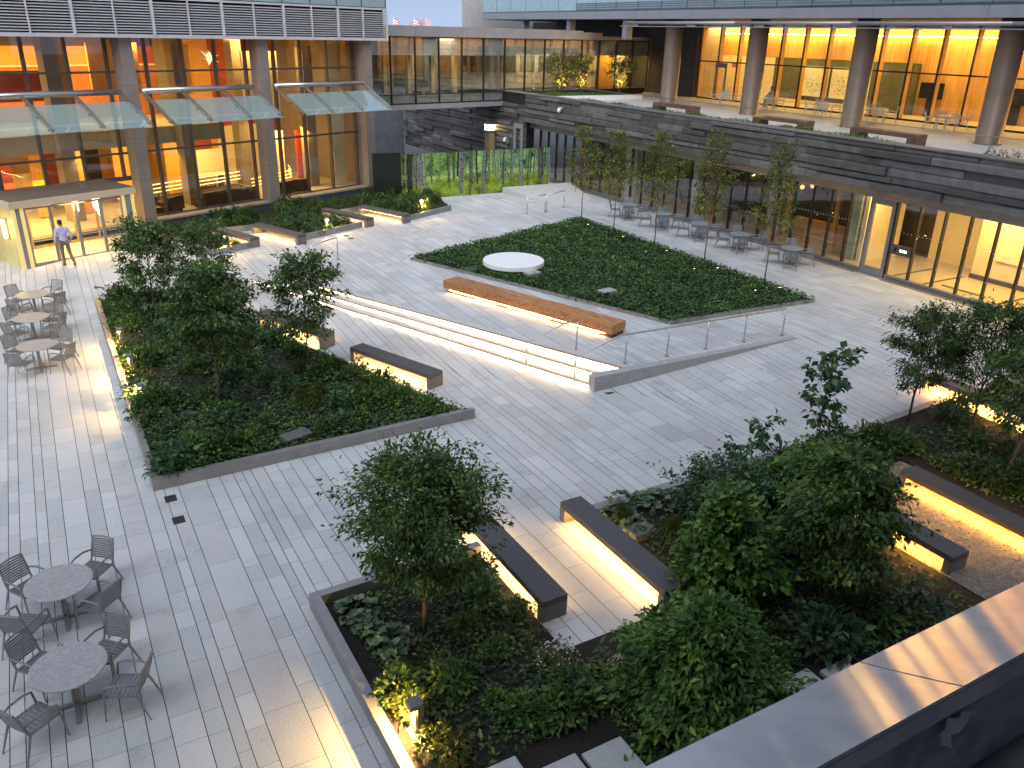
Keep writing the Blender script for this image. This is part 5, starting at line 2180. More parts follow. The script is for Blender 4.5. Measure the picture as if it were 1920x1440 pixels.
bd = thing('glazed_bridge', 'glazed walkway bridge with horizontal blinds linking the two buildings', 'walkway', BP(0, -1.5, 4.9))
step_ = 1.84
m = MB()
for k in range(-7, 0):
    bbox(m, k * step_ + .006, (k + 1) * step_ - .006, -.2, .05, 4.85, 5.16)
m.build('lower_fascia', 'alu', bd)
m = MB()
bbox(m, -12, 0, -4, -.21, 4.87, 5.3)
bbox(m, 0, 14.8, -4, -.15, 5.3, 5.74)
m.build('floor_slab', 'darkint', bd)
m = MB()
for k in range(-7, 4):
    bbox(m, k * step_ + .006, (k + 1) * step_ - .006, -.25, .10, 9.2, 9.82 if k < 3 else 9.8)
bbox(m, 7.36, 9.4, -.25, .06, 9.2, 9.7)
for k in range(5, 8):
    bbox(m, k * step_ + .2, (k + 1) * step_ + .194, -.25, .04, 9.12, 9.45)
m.build('roof_fascia', 'alu', bd)
m = MB()
bbox(m, -12.5, 5.7, -4, -.26, 9.3, 9.7)
bbox(m, 5.7, 14.8, -4, -.26, 9.2, 9.42)
m.build('roof', surf('grey_roof_sheet', (.17, .17, .175), .6), bd)
ms = [k * step_ for k in range(-6, 9)]
for i, a in enumerate(ms[:-1]):
    lo = 5.22 if a < -.1 else 5.76
    c = MB()
    c.poly([BP(a, 0, lo), BP(a + step_, 0, lo), BP(a + step_, 0, 9.2), BP(a, 0, 9.2)])
    c.build('glass_pane', 'glass_bridge', bd)
for a in ms:
    c = MB()
    bbox(c, a - .03, a + .03, -.08, .07, 5.17 if a < .1 else 5.75, 9.2)
    c.build('mullion', 'darksteel', bd)
c = MB()
bbox(c, ms[0], -.05, -.05, .05, 5.72, 5.79)
bbox(c, ms[0], -.05, -.05, .05, 5.17, 5.24)
bbox(c, ms[0], ms[-1], -.05, .045, 9.14, 9.2)
c.build('transom', 'darksteel', bd)
c = MB()
for k in range(13):
    z = 8.12 + k * .084
    c.obox(BP(ms[0], -.16, z), (BU[0] * (ms[-1] - ms[0]), BU[1] * (ms[-1] - ms[0]), 0), (BN[0] * .05, BN[1] * .05, -.01), (0, 0, .045))
for k in range(6):
    z = 5.26 + k * .078
    c.obox(BP(ms[0], -.16, z), (BU[0] * (-.05 - ms[0]), BU[1] * (-.05 - ms[0]), 0), (BN[0] * .05, BN[1] * .05, -.01), (0, 0, .045))
c.build('blind_slats', surf('grey_blind', (.55, .54, .50), .5), bd)
c = MB()
bbox(c, ms[0], ms[-1], -.30, -.26, 5.2, 5.72)
bbox(c, ms[0], ms[-1], -.30, -.26, 8.15, 9.2)
c.build('blind_backing', surf('blind_backing', (.42, .41, .37), .6), bd)
# corridor behind the glass: cream frames around dark outer windows
c = MB()
bbox(c, ms[0], ms[-1], -3.2, -3.0, 5.75, 9.2)
c.build('rear_wall', surf('cream_corridor', (.46, .44, .36), .6), bd)
for k in range(-6, 4):
    c = MB()
    bbox(c, k * step_ + .28, (k + 1) * step_ - .12, -2.99, -2.96, 6.05 if k < -1 else 6.9, 8.3)
    c.build('rear_window', surf('dark_grey_window', (.12, .145, .14), .25, spec=.8, var=.45) if 'dark_grey_window' not in bpy.data.materials else bpy.data.materials['dark_grey_window'], bd)
for k in (-5, -4, -3, -2):
    c = MB()
    bbox(c, k * step_ + .02, k * step_ + .30, -1.2, -.9, 5.75, 9.1)
    c.build('corridor_post', surf('cream_post', (.55, .42, .2), .6) if 'cream_post' not in bpy.data.materials else bpy.data.materials['cream_post'], bd)
for a0, a1, mt in ((13.0, 14.6, 'yellowwall'), (9.6, 11.0, 'yellowwall'), (11.3, 12.9, 'orange')):
    c = MB()
    bbox(c, a0, a1, -2.2, -2.0, 5.75, 9.1)
    c.build('corridor_panel', mt, bd)
lampobj('AREA', 'bridge_lamp', BP(-4.5, -1.7, 9.1), 300, (1, .84, .58), size=1.2, size_y=11, target=BP(-4.5, -1.7, 0)).rotation_euler.z += 0
lampobj('AREA', 'bridge_lamp', BP(5, -1.6, 9.1), 170, (1, .80, .50), size=1.4, target=BP(5, -1.7, 0))
lampobj('AREA', 'bridge_lamp', BP(12.6, -1.2, 9.0), 260, (1, .68, .2), size=1.4, target=BP(12.8, -1.8, 5))

# ================================================================== PARAPET OF THE NEAR BUILDING
nb = thing('near_parapet', 'brushed metal coping and parapet wall of the roof in the bottom right corner', 'parapet', (5, 1.8, 0))
PZ = 6.5
for x0, x1 in ((-9, -3.3), (-3.286, -.3), (-.286, 3.32), (3.334, 7.0), (7.014, 15)):
    m = MB()
    prof, yy_, zz_ = [], 1.513, PZ + .264
    for q in range(13):
        prof.append((yy_, zz_))
        t_ = R(28.6 - 3.2 * q / 12)
        yy_ += .517 / 12
        zz_ -= .517 / 12 * math.tan(t_)
    for (ya_, za_), (yb_, zb_) in zip(prof[:-1], prof[1:]):
        n_ = len(m.v)
        m.v += [(x0, ya_, za_), (x1, ya_, za_), (x1, yb_, zb_), (x0, yb_, zb_)]
        m.f.append((n_, n_ + 1, n_ + 2, n_ + 3))
    # weld the strips so that the sheet shades as one surface
    vv_, ff_ = [], []
    for q, (ya_, za_) in enumerate(prof):
        vv_ += [(x0, ya_, za_), (x1, ya_, za_)]
    for q in range(12):
        ff_.append((2 * q, 2 * q + 1, 2 * q + 3, 2 * q + 2))
    k_ = len(vv_)
    vv_ += [(x0, prof[0][0], prof[0][1] - .03), (x1, prof[0][0], prof[0][1] - .03), (x0, prof[-1][0], prof[-1][1] - .03), (x1, prof[-1][0], prof[-1][1] - .03)]
    cm = MB()
    cm.v, cm.f = vv_, ff_
    c_ = cm.build('coping', 'coping', nb, smooth=True)
    ed = MB()
    ed.poly([vv_[k_], vv_[k_ + 1], vv_[1], vv_[0]])
    ed.poly([vv_[24], vv_[25], vv_[k_ + 3], vv_[k_ + 2]])
    ed.poly([vv_[k_], vv_[0]] + [vv_[2 * q] for q in range(1, 13)] + [vv_[k_ + 2]])
    ed.poly([vv_[k_ + 1], vv_[1]] + [vv_[2 * q + 1] for q in range(1, 13)] + [vv_[k_ + 3]])
    ed.build('folded_edge', 'coping', c_)
m = MB()
m.box(-9, 15, 1.515, 1.53, PZ + .10, PZ + .225)
m.box(-9, 15, 2.012, 2.027, PZ - .12, PZ - .031)
m.build('drip_edge', 'coping', nb)
m = MB()
m.box(-9, 15, 1.66, 2.005, 5.4, PZ - .05)
m.box(-9, 15, 1.66, 1.80, PZ - .05, PZ + .06)
m.build('membrane_wall', 'membrane', nb)
m = MB()
for k in range(6):  # unseen mass, added to keep sun and sky off the near plaza
    m.box(-30 + k * 12 + .02, -18 + k * 12 - .02, -3.2, -2.6, 5.63, 32)
tag(m.build('unseen_shading_mass', surf('shading_mass_wall', (.16, .15, .15), .6, var=.08)), 'unseen tall mass behind the camera, added to shade the near plaza', 'building')
m = MB()
m.box(-9, 15, 1.7, 2.0, 0, 5.4)
m.build('wall', 'base', nb)
m = MB()
m.box(-9, 15, -6, 1.655, 5.3, 5.75)
tag(m.build('lower_roof', 'roofdark'), kind='structure')
for (x, y, z, s, lab) in ((6.05, 1.62, 6.35, .10, 'crumpled white plastic scrap under the coping near the right edge'), (3.62, 1.62, 6.38, .09, 'crumpled white plastic scrap under the coping at the bottom')):
    g = np.random.default_rng(int(x * 10))
    m = MB()
    n0 = 6
    P_ = [[(x + (i - 3) * s * .55 + g.normal(0, s * .15), y - .02 + g.normal(0, s * .25), z - j * s * .38 + g.normal(0, s * .15)) for i in range(n0)] for j in range(5)]
    for j in range(4):
        for i in range(n0 - 1):
            m.poly([P_[j][i], P_[j][i + 1], P_[j + 1][i + 1], P_[j + 1][i]])
    tag(m.build('plastic_scrap', 'plastic'), lab, 'plastic scrap')

# ================================================================== DISTANT CITY
cg = random.Random(9)
for i, (px, w, h, c_, lab) in enumerate(((733, 10, 5, 'grey', 'low grey distant block just right of the louvre band'), (760, 14, 6, 'white', 'pale wide distant building left of the twin towers'), (776, 7, 18, 'pink', 'slim pinkish distant tower'), (797, 10, 22, 'pink', 'tallest pinkish distant tower on the skyline'),
                                       (822, 16, 4, 'white', 'low white distant building in the middle of the skyline'), (840, 12, 7, 'blue', 'bluish distant block beside the concrete wall'), (748, 8, 3, 'blue', 'tiny bluish distant block under the flag'))):
    d = FV + RV * ((px - 960) / FPX) + DV * ((60 - 720) / FPX)
    k = 620.0 / math.hypot(d.x, d.y)
    x, y = d.x * k, d.y * k
    cc = {'grey': (.12, .13, .16), 'white': (.5, .53, .6), 'pink': (.55, .42, .44), 'blue': (.22, .28, .36)}[c_]
    t = thing('distant_building', lab, 'building', (x, y, 0))
    m = MB()
    m.box(x - w * .22, x + w * .22, y - 5, y + 5, -2, 9.3 + h * .34)
    m.build('wall', surf('distant_' + c_, cc, .8, var=.05) if 'distant_' + c_ not in bpy.data.materials else bpy.data.materials['distant_' + c_], t)
    m = MB()
    m.box(x - w * .1, x + w * .1, y - 2, y + 2, 9.3 + h * .34, 9.3 + h * .34 + .7)
    m.build('roof_plant', bpy.data.materials['distant_' + c_], t)
hill = MB()
for k in range(30):
    x = -200 + k * 45
    hill.prism([(x, 900), (x + 50, 900), (x + 50, 960), (x, 960)], -3, 5 + 4 * abs(math.sin(k * 1.3)))
tag(hill.build('far_hills', surf('hazy_hills', (.16, .2, .25), .9)), kind='structure')
for i, (px, py0, lab) in enumerate(((738, 29, 'small striped flag on a pole above the bridge roof'), (777, 33, 'small striped flag on a pole beside the distant towers'))):
    d = FV + RV * ((px - 960) / FPX) + DV * ((50 - 720) / FPX)
    k = 150.0 / math.hypot(d.x, d.y)
    x, y = d.x * k, d.y * k
    t = thing('flag_pole', lab, 'flag', (x, y, 0))
    m = MB()
    m.tube([(x, y, 0), (x, y, 11.6)], .07, 6)
    m.build('pole', 'white', t)
    m = MB()
    m2 = MB()
    for q in range(7):
        (m if q % 2 == 0 else m2).poly([(x, y, 11.5 - q * .2), (x + .7, y - .1, 11.2 - q * .2), (x + 1.1, y + .1, 10.7 - q * .2), (x + 1.1, y + .1, 10.5 - q * .2), (x + .7, y - .1, 11.0 - q * .2), (x, y, 11.3 - q * .2)])
    f = m.build('flag', surf('flag_red', (.45, .14, .16), .8) if 'flag_red' not in bpy.data.materials else bpy.data.materials['flag_red'], t)
    m2.build('stripes', 'white', f)

# ================================================================== WALKING PERSON
def skin(name, verts, edges, radii, mat, parent, sub=1):
    me = bpy.data.meshes.new(name)
    me.from_pydata(verts, edges, [])
    me.materials.append(M[mat])
    o = bpy.data.objects.new(name, me)
    col.objects.link(o)
    o.parent = parent
    s = o.modifiers.new('skin', 'SKIN')
    s.use_smooth_shade = True
    for i, r in enumerate(radii):
        me.skin_vertices[0].data[i].radius = r if isinstance(r, tuple) else (r, r)
        me.skin_vertices[0].data[i].use_root = (i == 0)
    u = o.modifiers.new('smooth', 'SUBSURF')
    u.levels = u.render_levels = sub
    return o


px_, py_, pz_ = at(128, 497)
man = thing('person', 'man in lavender shirt and khaki trousers walking to the entrance doors', 'person', (px_, py_, pz_), None, R(12))
# faces +Y locally; left leg straight on the ground, right leg trailing behind
V = dict(pel=(0, 0, 1.0), sp1=(0, .0, 1.12), sp2=(0, .01, 1.28), che=(0, .0, 1.44), nk=(0, .01, 1.57), hd0=(-.01, .035, 1.66), hd1=(-.015, .04, 1.77),
         lh=(-.10, 0, .96), lk=(-.11, .05, .53), la=(-.11, .02, .09), lt=(-.12, .19, .035),
         rh=(.10, 0, .96), rk=(.13, -.02, .53), ra=(.19, -.30, .15), rt=(.20, -.17, .04),
         ls=(-.20, 0, 1.48), le=(-.28, -.03, 1.20), lw=(-.29, .06, .95), lp=(-.29, .09, .88),
         rs=(.20, 0, 1.48), re=(.30, -.08, 1.22), rw=(.29, .04, 1.02), rp=(.27, .08, .96))
names = list(V)
E_ = [('pel', 'sp1'), ('sp1', 'sp2'), ('sp2', 'che'), ('che', 'nk'), ('nk', 'hd0'), ('hd0', 'hd1'), ('pel', 'lh'), ('lh', 'lk'), ('lk', 'la'), ('la', 'lt'), ('pel', 'rh'), ('rh', 'rk'), ('rk', 'ra'), ('ra', 'rt'),
      ('che', 'ls'), ('ls', 'le'), ('le', 'lw'), ('lw', 'lp'), ('che', 'rs'), ('rs', 're'), ('re', 'rw'), ('rw', 'rp')]
rad_ = dict(pel=.12, sp1=.11, sp2=.12, che=.12, nk=.055, hd0=.085, hd1=.09, lh=.08, lk=.055, la=.04, lt=.03, rh=.08, rk=.055, ra=.04, rt=.03, ls=.06, le=.042, lw=.03, lp=.03, rs=.06, re=.042, rw=.03, rp=.03)
bv, be, br = [V[n] for n in names], [(names.index(a), names.index(b)) for a, b in E_], [rad_[n] for n in names]
for hand, sgn in (('lp', -1), ('rp', 1)):
    h0 = Vector(V[hand])
    for k in range(4):
        i0 = len(bv)
        p = h0 + Vector((.0, -.025 + .017 * k, -.035))
        q = p + Vector((-.012 * sgn, .004, -.035 - .006 * (k in (1, 2))))
        e = q + Vector((-.018 * sgn, .006, -.025))
        bv += [tuple(p), tuple(q), tuple(e)]
        br += [.011, .009, .007]
        be += [(names.index(hand), i0), (i0, i0 + 1), (i0 + 1, i0 + 2)]
    i0 = len(bv)
    p = h0 + Vector((-.02 * sgn, .035, .0))
    bv += [tuple(p), tuple(p + Vector((-.01 * sgn, .02, -.03)))]
    br += [.012, .009]
    be += [(names.index(hand), i0), (i0, i0 + 1)]
skin('body', bv, be, br, 'skin', man, 2)


def sub_skin(name, keys, extra, mat, sub=2):
    ks = list(keys)
    ed = [(ks.index(a), ks.index(b)) for a, b in E_ if a in ks and b in ks]
    return skin(name, [keys[k][0] for k in ks], ed, [keys[k][1] for k in ks], mat, man, sub)


sub_skin('shirt', {k: (V[k] if k != 'pel' else (0, 0, .99), r) for k, r in dict(sp1=(.17, .13), pel=(.165, .13), sp2=(.185, .135), che=(.18, .13), nk=.066, ls=.085, le=.064, lw=.045, rs=.085, re=.064, rw=.045).items()}, None, 'shirt')
sub_skin('trousers', {k: (V[k], r) for k, r in dict(pel=(.16, .13), lh=.105, lk=.078, la=.062, rh=.105, rk=.078, ra=.062).items()}, None, 'khaki')
for a, b in (('la', 'lt'), ('ra', 'rt')):
    A, B = Vector(V[a]), Vector(V[b])
    m = MB()
    d = (B - A)
    m.tube([A + Vector((0, -.05, -.03)), A + Vector((0, .0, -.035)), A.lerp(B, .6) + Vector((0, 0, -.012)), B + Vector((0, .04, 0))], [.04, .052, .05, .03], 10)
    m.build('shoe', 'shoe', man, world=False, smooth=True)
m = MB()
m.ball((-.018, .018, 1.755), (.094, .108, .11), 14, 10)
m.build('hair', 'hair', man, world=False, smooth=True)
m = MB()
for s in (-1, 1):
    m.ball((-.015 + s * .092, .045, 1.715), (.014, .022, .032), 8, 6)
m.ball((-.015, .135, 1.705), (.014, .02, .02), 8, 6)
m.build('ears_and_nose', 'skin', man, world=False, smooth=True)

# ================================================================== TREES
rnd_crown = lambda t: max(.15, math.sin(math.pi * min(1, .18 + .80 * t)) ** .7)
cone_crown = lambda t: max(.12, 1.0 - .85 * max(0, t)) if t > .12 else .75
vase = lambda t: max(.2, .45 + .75 * min(1, t * 1.8) - .9 * max(0, t - .6))
column = lambda t: max(.2, (.85 + .5 * t if t < .3 else (1.0 if t < .42 else .62 - .42 * (t - .42))))


def zt(x, y, h=.12):
    return terr(x, y) + h


tree('round_crowned_tree', 'round crowned tree with dense small leaves in front of the paved alcove', (4.38, 10.33, .1), 3.45, .30, 1.06, rnd_crown, 60, 14500, .105, 'leaf_mid', .05, 3, 'barkred', wid=.42, droop=.18, sub=6)
tree('maple_tree', 'low spreading maple over the near end of the right alcove bench', (9.35, 8.55, .1), 2.5, .12, .98, cone_crown, 46, 6400, .135, 'leaf_bright', .04, 5, 'bark', wid=.75, droop=.35, sub=5, up=.35)
tree('shrub_tree', 'bright green bushy small tree touching the parapet at the bottom', (7.35, 6.75, .1), 1.95, .04, 1.40, cone_crown, 64, 10500, .145, 'leaf_bright', .04, 7, 'bark', wid=.42, droop=.3, sub=6, up=.45)
tree('leafy_tree', 'big leafy tree hiding the far ends of the gravel benches', (10.85, 7.5, .1), 3.35, .32, .88, rnd_crown, 46, 7600, .125, 'leaf_mid', .05, 9, 'bark', wid=.5, droop=.3, sub=6, up=.5)
tree('maple_tree', 'light green maple in the bed between the slender sapling and the gravel', (12.9, 9.7, .1), 1.75, .10, 1.05, rnd_crown, 40, 5600, .135, 'leaf_bright', .035, 12, 'bark', wid=.7, droop=.3, sub=5, up=.4)
tree('young_tree', 'slender young tree with sparse big leaves rising against the paving', (15.2, 11.6, .1), 2.85, .34, .50, rnd_crown, 24, 430, .19, 'leaf_blue', .022, 14, 'bark', wid=.72, droop=.4, sub=2, up=1.5, spread=.06)
tree('feathery_tree', 'tree with drooping narrow leaves standing left of the right edge bench', (19.25, 12.0, .2), 3.15, .32, .85, rnd_crown, 42, 6200, .13, 'leaf_dark', .04, 16, 'bark', wid=.3, droop=.4, sub=5, up=.9)
tree('feathery_tree', 'tall dark tree with drooping narrow leaves in front of the right edge bench', (19.75, 10.6, .1), 3.7, .28, .98, rnd_crown, 46, 7600, .13, 'leaf_dark', .045, 18, 'bark', wid=.3, droop=.4, sub=5, up=.9)
tree('leaning_tree', 'dark tree with leaning reddish trunk at the right edge of the bed', (17.95, 8.7, .1), 3.3, .42, 1.1, rnd_crown, 40, 5600, .125, 'leaf_mid', .05, 20, 'barkred', wid=.5, droop=.3, lean=(1.3, .2), sub=5)
tree('sapling', 'small sapling with large dark leaves poking above the bed kerb', (13.75, 11.9, .1), 1.35, .4, .35, vase, 7, 90, .19, 'leaf_blue', .014, 22, 'bark', wid=.75, droop=.5, sub=2, up=1.2, spread=.05)
tree('sapling', 'short leafy sapling just left of the taller sapling by the bed kerb', (12.75, 11.7, .1), .95, .3, .35, vase, 7, 110, .18, 'leaf_blue', .014, 23, 'bark', wid=.75, droop=.5, sub=2, up=1.0, spread=.05)
tree('broad_shrub_tree', 'dense dark bush tree behind the slab in the bed right of the alcove', (11.4, 10.6, .1), 1.35, .08, 1.05, rnd_crown, 36, 4200, .11, 'leaf_blue', .03, 24, 'bark', wid=.6, droop=.3, sub=4, up=.4)
tree('open_tree', 'open branched tree at the far left end of the wedge shaped bed', (2.75, 29.5, zt(2.75, 29.5)), 3.15, .28, 1.0, rnd_crown, 44, 5200, .135, 'leaf_dark', .035, 26, 'bark', wid=.5, droop=.25, sub=6, up=1.25)
tree('open_tree', 'thin see-through tree at the far right tip of the wedge shaped bed', (4.25, 29.9, zt(4.25, 29.9)), 2.95, .25, .85, rnd_crown, 34, 2700, .13, 'leaf_dark', .028, 28, 'bark', wid=.5, droop=.35, lean=(.7, -.1), sub=4, up=1.1)
tree('broad_tree', 'largest dark tree standing in the middle of the wedge shaped bed', (3.18, 20.9, .12), 4.0, .38, 1.0, rnd_crown, 48, 7000, .13, 'leaf_dark', .05, 30, 'bark', wid=.5, droop=.3, sub=6)
tree('broad_tree', 'bushy mid green tree behind the largest tree of the wedge shaped bed', (4.1, 26.4, zt(4.1, 26.4)), 2.6, .18, .9, rnd_crown, 36, 3800, .11, 'leaf_mid', .04, 31, 'bark', wid=.5, droop=.3, sub=5)
tree('open_tree', 'slender open tree crossing the view of the lit steps', (6.07, 22.6, .12), 3.45, .30, .95, rnd_crown, 44, 4600, .13, 'leaf_dark', .032, 32, 'bark', wid=.5, droop=.35, sub=5, up=1.1)
LT = 'thin clear stemmed trees along the ground cover bed'
for i, ((x, y), h) in enumerate(zip(((24.23, 35.2), (24.40, 32.6), (24.40, 29.4), (24.42, 26.0), (24.45, 22.5)), (4.9, 5.0, 5.25, 5.65, 5.6))):
    tree('clear_stemmed_tree', 'thin clear stemmed tree in the ground cover bed, %s from the landing' % ['first', 'second', 'third', 'fourth', 'fifth'][i], (x, y, TZ + .05), h, .34, .92, column, 44, 2300, .12, 'leaf_olive', .032, 40 + i, 'barkred', wid=.55, droop=.2, sub=5, group=LT, up=1.15)
for i, (x, y) in enumerate(((34.1, 53.0), (35.7, 52.8), (38.3, 51.7))):
    tree('multi_stem_tree', 'small multi stemmed terrace tree lit from below, %s' % ['the leftmost', 'the middle one', 'nearest the bright panel'][i], (x, y, DZ + .2), 2.55, .25, .95, vase, 28, 1500, .15, 'leaf_yel', .05, 60 + i, 'bark', wid=.6, droop=.3, stems=4, sub=4, group='lit trees on the roof terrace')
    uplight(x - .45, y - .8, DZ + .2, 'small spotlight under the %s lit terrace tree' % ['leftmost', 'middle', 'rightmost'][i], (x, y, DZ + 1.4), 1300)
for i, (px, py, tgt) in enumerate(((995, 468, 0), (1130, 456, 1), (1103, 428, 0), (1168, 451, 1), (1300, 513, 3), (1210, 480, 2), (1250, 478, 2), (1415, 554, 4), (1462, 549, 4), (1345, 511, 3), (1063, 431, 0))):
    x, y, z = at(px, py, .22)
    T_ = ((24.23, 35.2), (24.40, 32.6), (24.40, 29.4), (24.42, 26.0), (24.45, 22.5))[tgt]
    lab = ['ground spotlight beside the white disc, isolated in the ground cover', 'ground spotlight facing the second thin tree from the front', 'ground spotlight at the foot of the first thin tree, on its right', 'ground spotlight right behind the second thin tree',
           'ground spotlight in front of the fourth thin tree', 'ground spotlight left of the third thin tree', 'ground spotlight right of the third thin tree', 'ground spotlight left of the fifth thin tree', 'ground spotlight right of the fifth thin tree',
           'ground spotlight right of the fourth thin tree', 'ground spotlight left of the first thin tree'][i]
    uplight(x, y, TZ + .16, lab, (T_[0], T_[1], 3.6), 130 if i in (1, 2, 4, 5, 7, 3, 8, 9) else 50)

# ================================================================== UNDERPLANTING
def proto_mound(nm, r, h, n, ls, mat, seed, wid=.5, hollow=.35):
    g = np.random.default_rng(seed)
    a = g.uniform(0, 2 * np.pi, n)
    u = g.uniform(0, 1, n)
    rr = g.uniform(hollow, 1, n) ** .6
    el = np.arcsin(u)
    # several lobes make an uneven outline
    lob = 1 + .22 * np.sin(a * 3 + seed) + .15 * np.sin(a * 5 + 2 * seed) + .12 * np.sin(el * 7 + seed)
    x, y, z = r * rr * np.cos(el) * np.cos(a) * lob, r * rr * np.cos(el) * np.sin(a) * lob, h * rr * np.sin(el) * lob
    pos = np.stack([x, y, z], 1)
    d = np.stack([np.cos(a) * np.cos(el), np.sin(a) * np.cos(el), np.sin(el) * .9 - .1], 1) + g.normal(0, .5, (n, 3))
    o = leaves_mesh(nm, pos, d, ls * g.uniform(.6, 1.3, n), mat, None, wid=wid, seed=seed)
    return o


def proto_blades(nm, r, h, n, mat, seed, wid=.05):
    g = np.random.default_rng(seed)
    a = g.uniform(0, 2 * np.pi, n)
    s = g.uniform(.1, 1, n)
    pos = np.stack([np.cos(a) * .05 * s, np.sin(a) * .05 * s, np.zeros(n)], 1)
    pos2 = pos + np.stack([np.cos(a) * r * .45 * s, np.sin(a) * r * .45 * s, h * (1 - .4 * s)], 1)
    d1 = pos2 - pos
    d2 = np.stack([np.cos(a) * r * .6, np.sin(a) * r * .6, h * (.1 - .9 * s)], 1)
    P_ = np.concatenate([pos, pos2])
    D_ = np.concatenate([d1, d2])
    L_ = np.linalg.norm(D_, axis=1) * np.concatenate([np.full(n, 1.25), g.uniform(.6, 1, n)])
    return leaves_mesh(nm, P_, D_, L_, mat, None, wid=wid, fold=.1, curl=.06, seed=seed)


def proto_fern(nm, r, nf, mat, seed):
    g = np.random.default_rng(seed)
    P_, D_, S_ = [], [], []
    for k in range(nf):
        a = 2 * math.pi * k / nf + g.uniform(-.3, .3)
        L = r * g.uniform(.75, 1.15)
        for q in range(14):
            f = (q + 1) / 15
            b = np.array([math.cos(a) * L * f, math.sin(a) * L * f, L * (.9 * f - .75 * f * f) + .03])
            for s in (-1, 1):
                aa = a + s * 1.15
                P_.append(b)
                D_.append([math.cos(aa), math.sin(aa), -.15])
                S_.append(.16 * L * (1 - f * .85) + .015)
    return leaves_mesh(nm, P_, D_, S_, mat, None, wid=.36, seed=seed)


def proto_rosette(nm, r, n, ls, mat, seed):
    g = np.random.default_rng(seed)
    a = g.uniform(0, 2 * np.pi, n)
    s = g.uniform(.15, 1, n) ** .7
    pos = np.stack([np.cos(a) * r * s * .8, np.sin(a) * r * s * .8, .24 * (1.05 - s * s * .7) + g.normal(0, .02, n)], 1)
    d = np.stack([np.cos(a), np.sin(a), g.uniform(-.25, .25, n)], 1) + g.normal(0, .25, (n, 3))
    return leaves_mesh(nm, pos, d, ls * g.uniform(.7, 1.2, n), mat, None, wid=.95, fold=.12, curl=.2, seed=seed)


KINDS = {
    'dark_shrub': [proto_mound('leafy_shrub', .46, .52, 520, .12, 'leaf_dark', 101 + i) for i in range(3)],
    'mid_shrub': [proto_mound('leafy_shrub', .42, .46, 480, .12, 'leaf_mid', 111 + i) for i in range(3)],
    'blue_shrub': [proto_mound('leafy_shrub', .50, .50, 420, .145, 'leaf_blue', 121 + i) for i in range(3)],
    'bright_shrub': [proto_mound('leafy_shrub', .36, .40, 400, .115, 'leaf_bright', 131 + i) for i in range(2)],
    'grass': [proto_blades('grass_tuft', .55, .42, 150, 'grassblade', 141 + i) for i in range(3)],
    'fern': [proto_fern('fern', .55, 11, 'fern', 151 + i) for i in range(2)],
    'silver': [proto_rosette('silver_leaved_plant', .34, 62, .15, 'leaf_silver', 161 + i) for i in range(3)],
    'yellow': [proto_mound('lamp_yellowed_plant', .30, .34, 230, .10, 'leaf_yel', 171 + i, wid=.4) for i in range(2)],  # bollard light put into the leaf colour as yellow
    'flower': [proto_mound('flowering_shrub', .42, .50, 420, .07, 'leaf_olive', 181)],
}
fl = KINDS['flower'][0]
g = np.random.default_rng(77)
a, e = g.uniform(0, 6.28, 110), g.uniform(.15, 1.4, 110)
fp = np.stack([.42 * np.cos(e) * np.cos(a), .42 * np.cos(e) * np.sin(a), .08 + .48 * np.sin(e)], 1) + np.array(tuple(fl.location)) * 0
fo_ = leaves_mesh('blossoms', fp, g.normal(0, 1, (110, 3)), np.full(110, .05), 'petal', fl, wid=.9, world=False, seed=5)
for p_list in KINDS.values():
    for p in p_list:
        p['used'] = 0
TXT = dict(dark_shrub=('dark green leafy shrub', 'shrub'), mid_shrub=('mid green leafy shrub', 'shrub'), blue_shrub=('blue green broad leaved shrub', 'shrub'), bright_shrub=('fresh bright green low shrub', 'shrub'), grass=('arching yellow green grass tuft', 'grass tuft'),
           fern=('feathery green fern', 'fern'), silver=('silvery round leaved plant', 'plant'), yellow=('yellow green plant glowing in lamp light', 'plant'), flower=('olive shrub dotted with pale blossoms', 'shrub'))


def plant(kind, x, y, bed, h=.10, sc_=1.0, label=None):
    src = rnd.choice(KINDS[kind])
    z = terr(x, y) + h
    txt, cat = TXT[kind]
    lab = label or '%s in %s' % (txt, bed)
    grp = '%ss in %s' % (txt, bed)
    s = sc_ * rnd.uniform(.6, 1.2)
    if not src['used']:
        src['used'] = 1
        o = src
        o.location, o.rotation_euler, o.scale = (x, y, z), (0, 0, rnd.uniform(0, 6.28)), (s, s, s * rnd.uniform(.85, 1.15))
        tag(o, lab, cat, grp)
    else:
        o = dup(src, (x, y, z), rnd.uniform(0, 6.28), lab, grp, (s, s, s * rnd.uniform(.85, 1.15)))
        o['category'] = cat
    return o


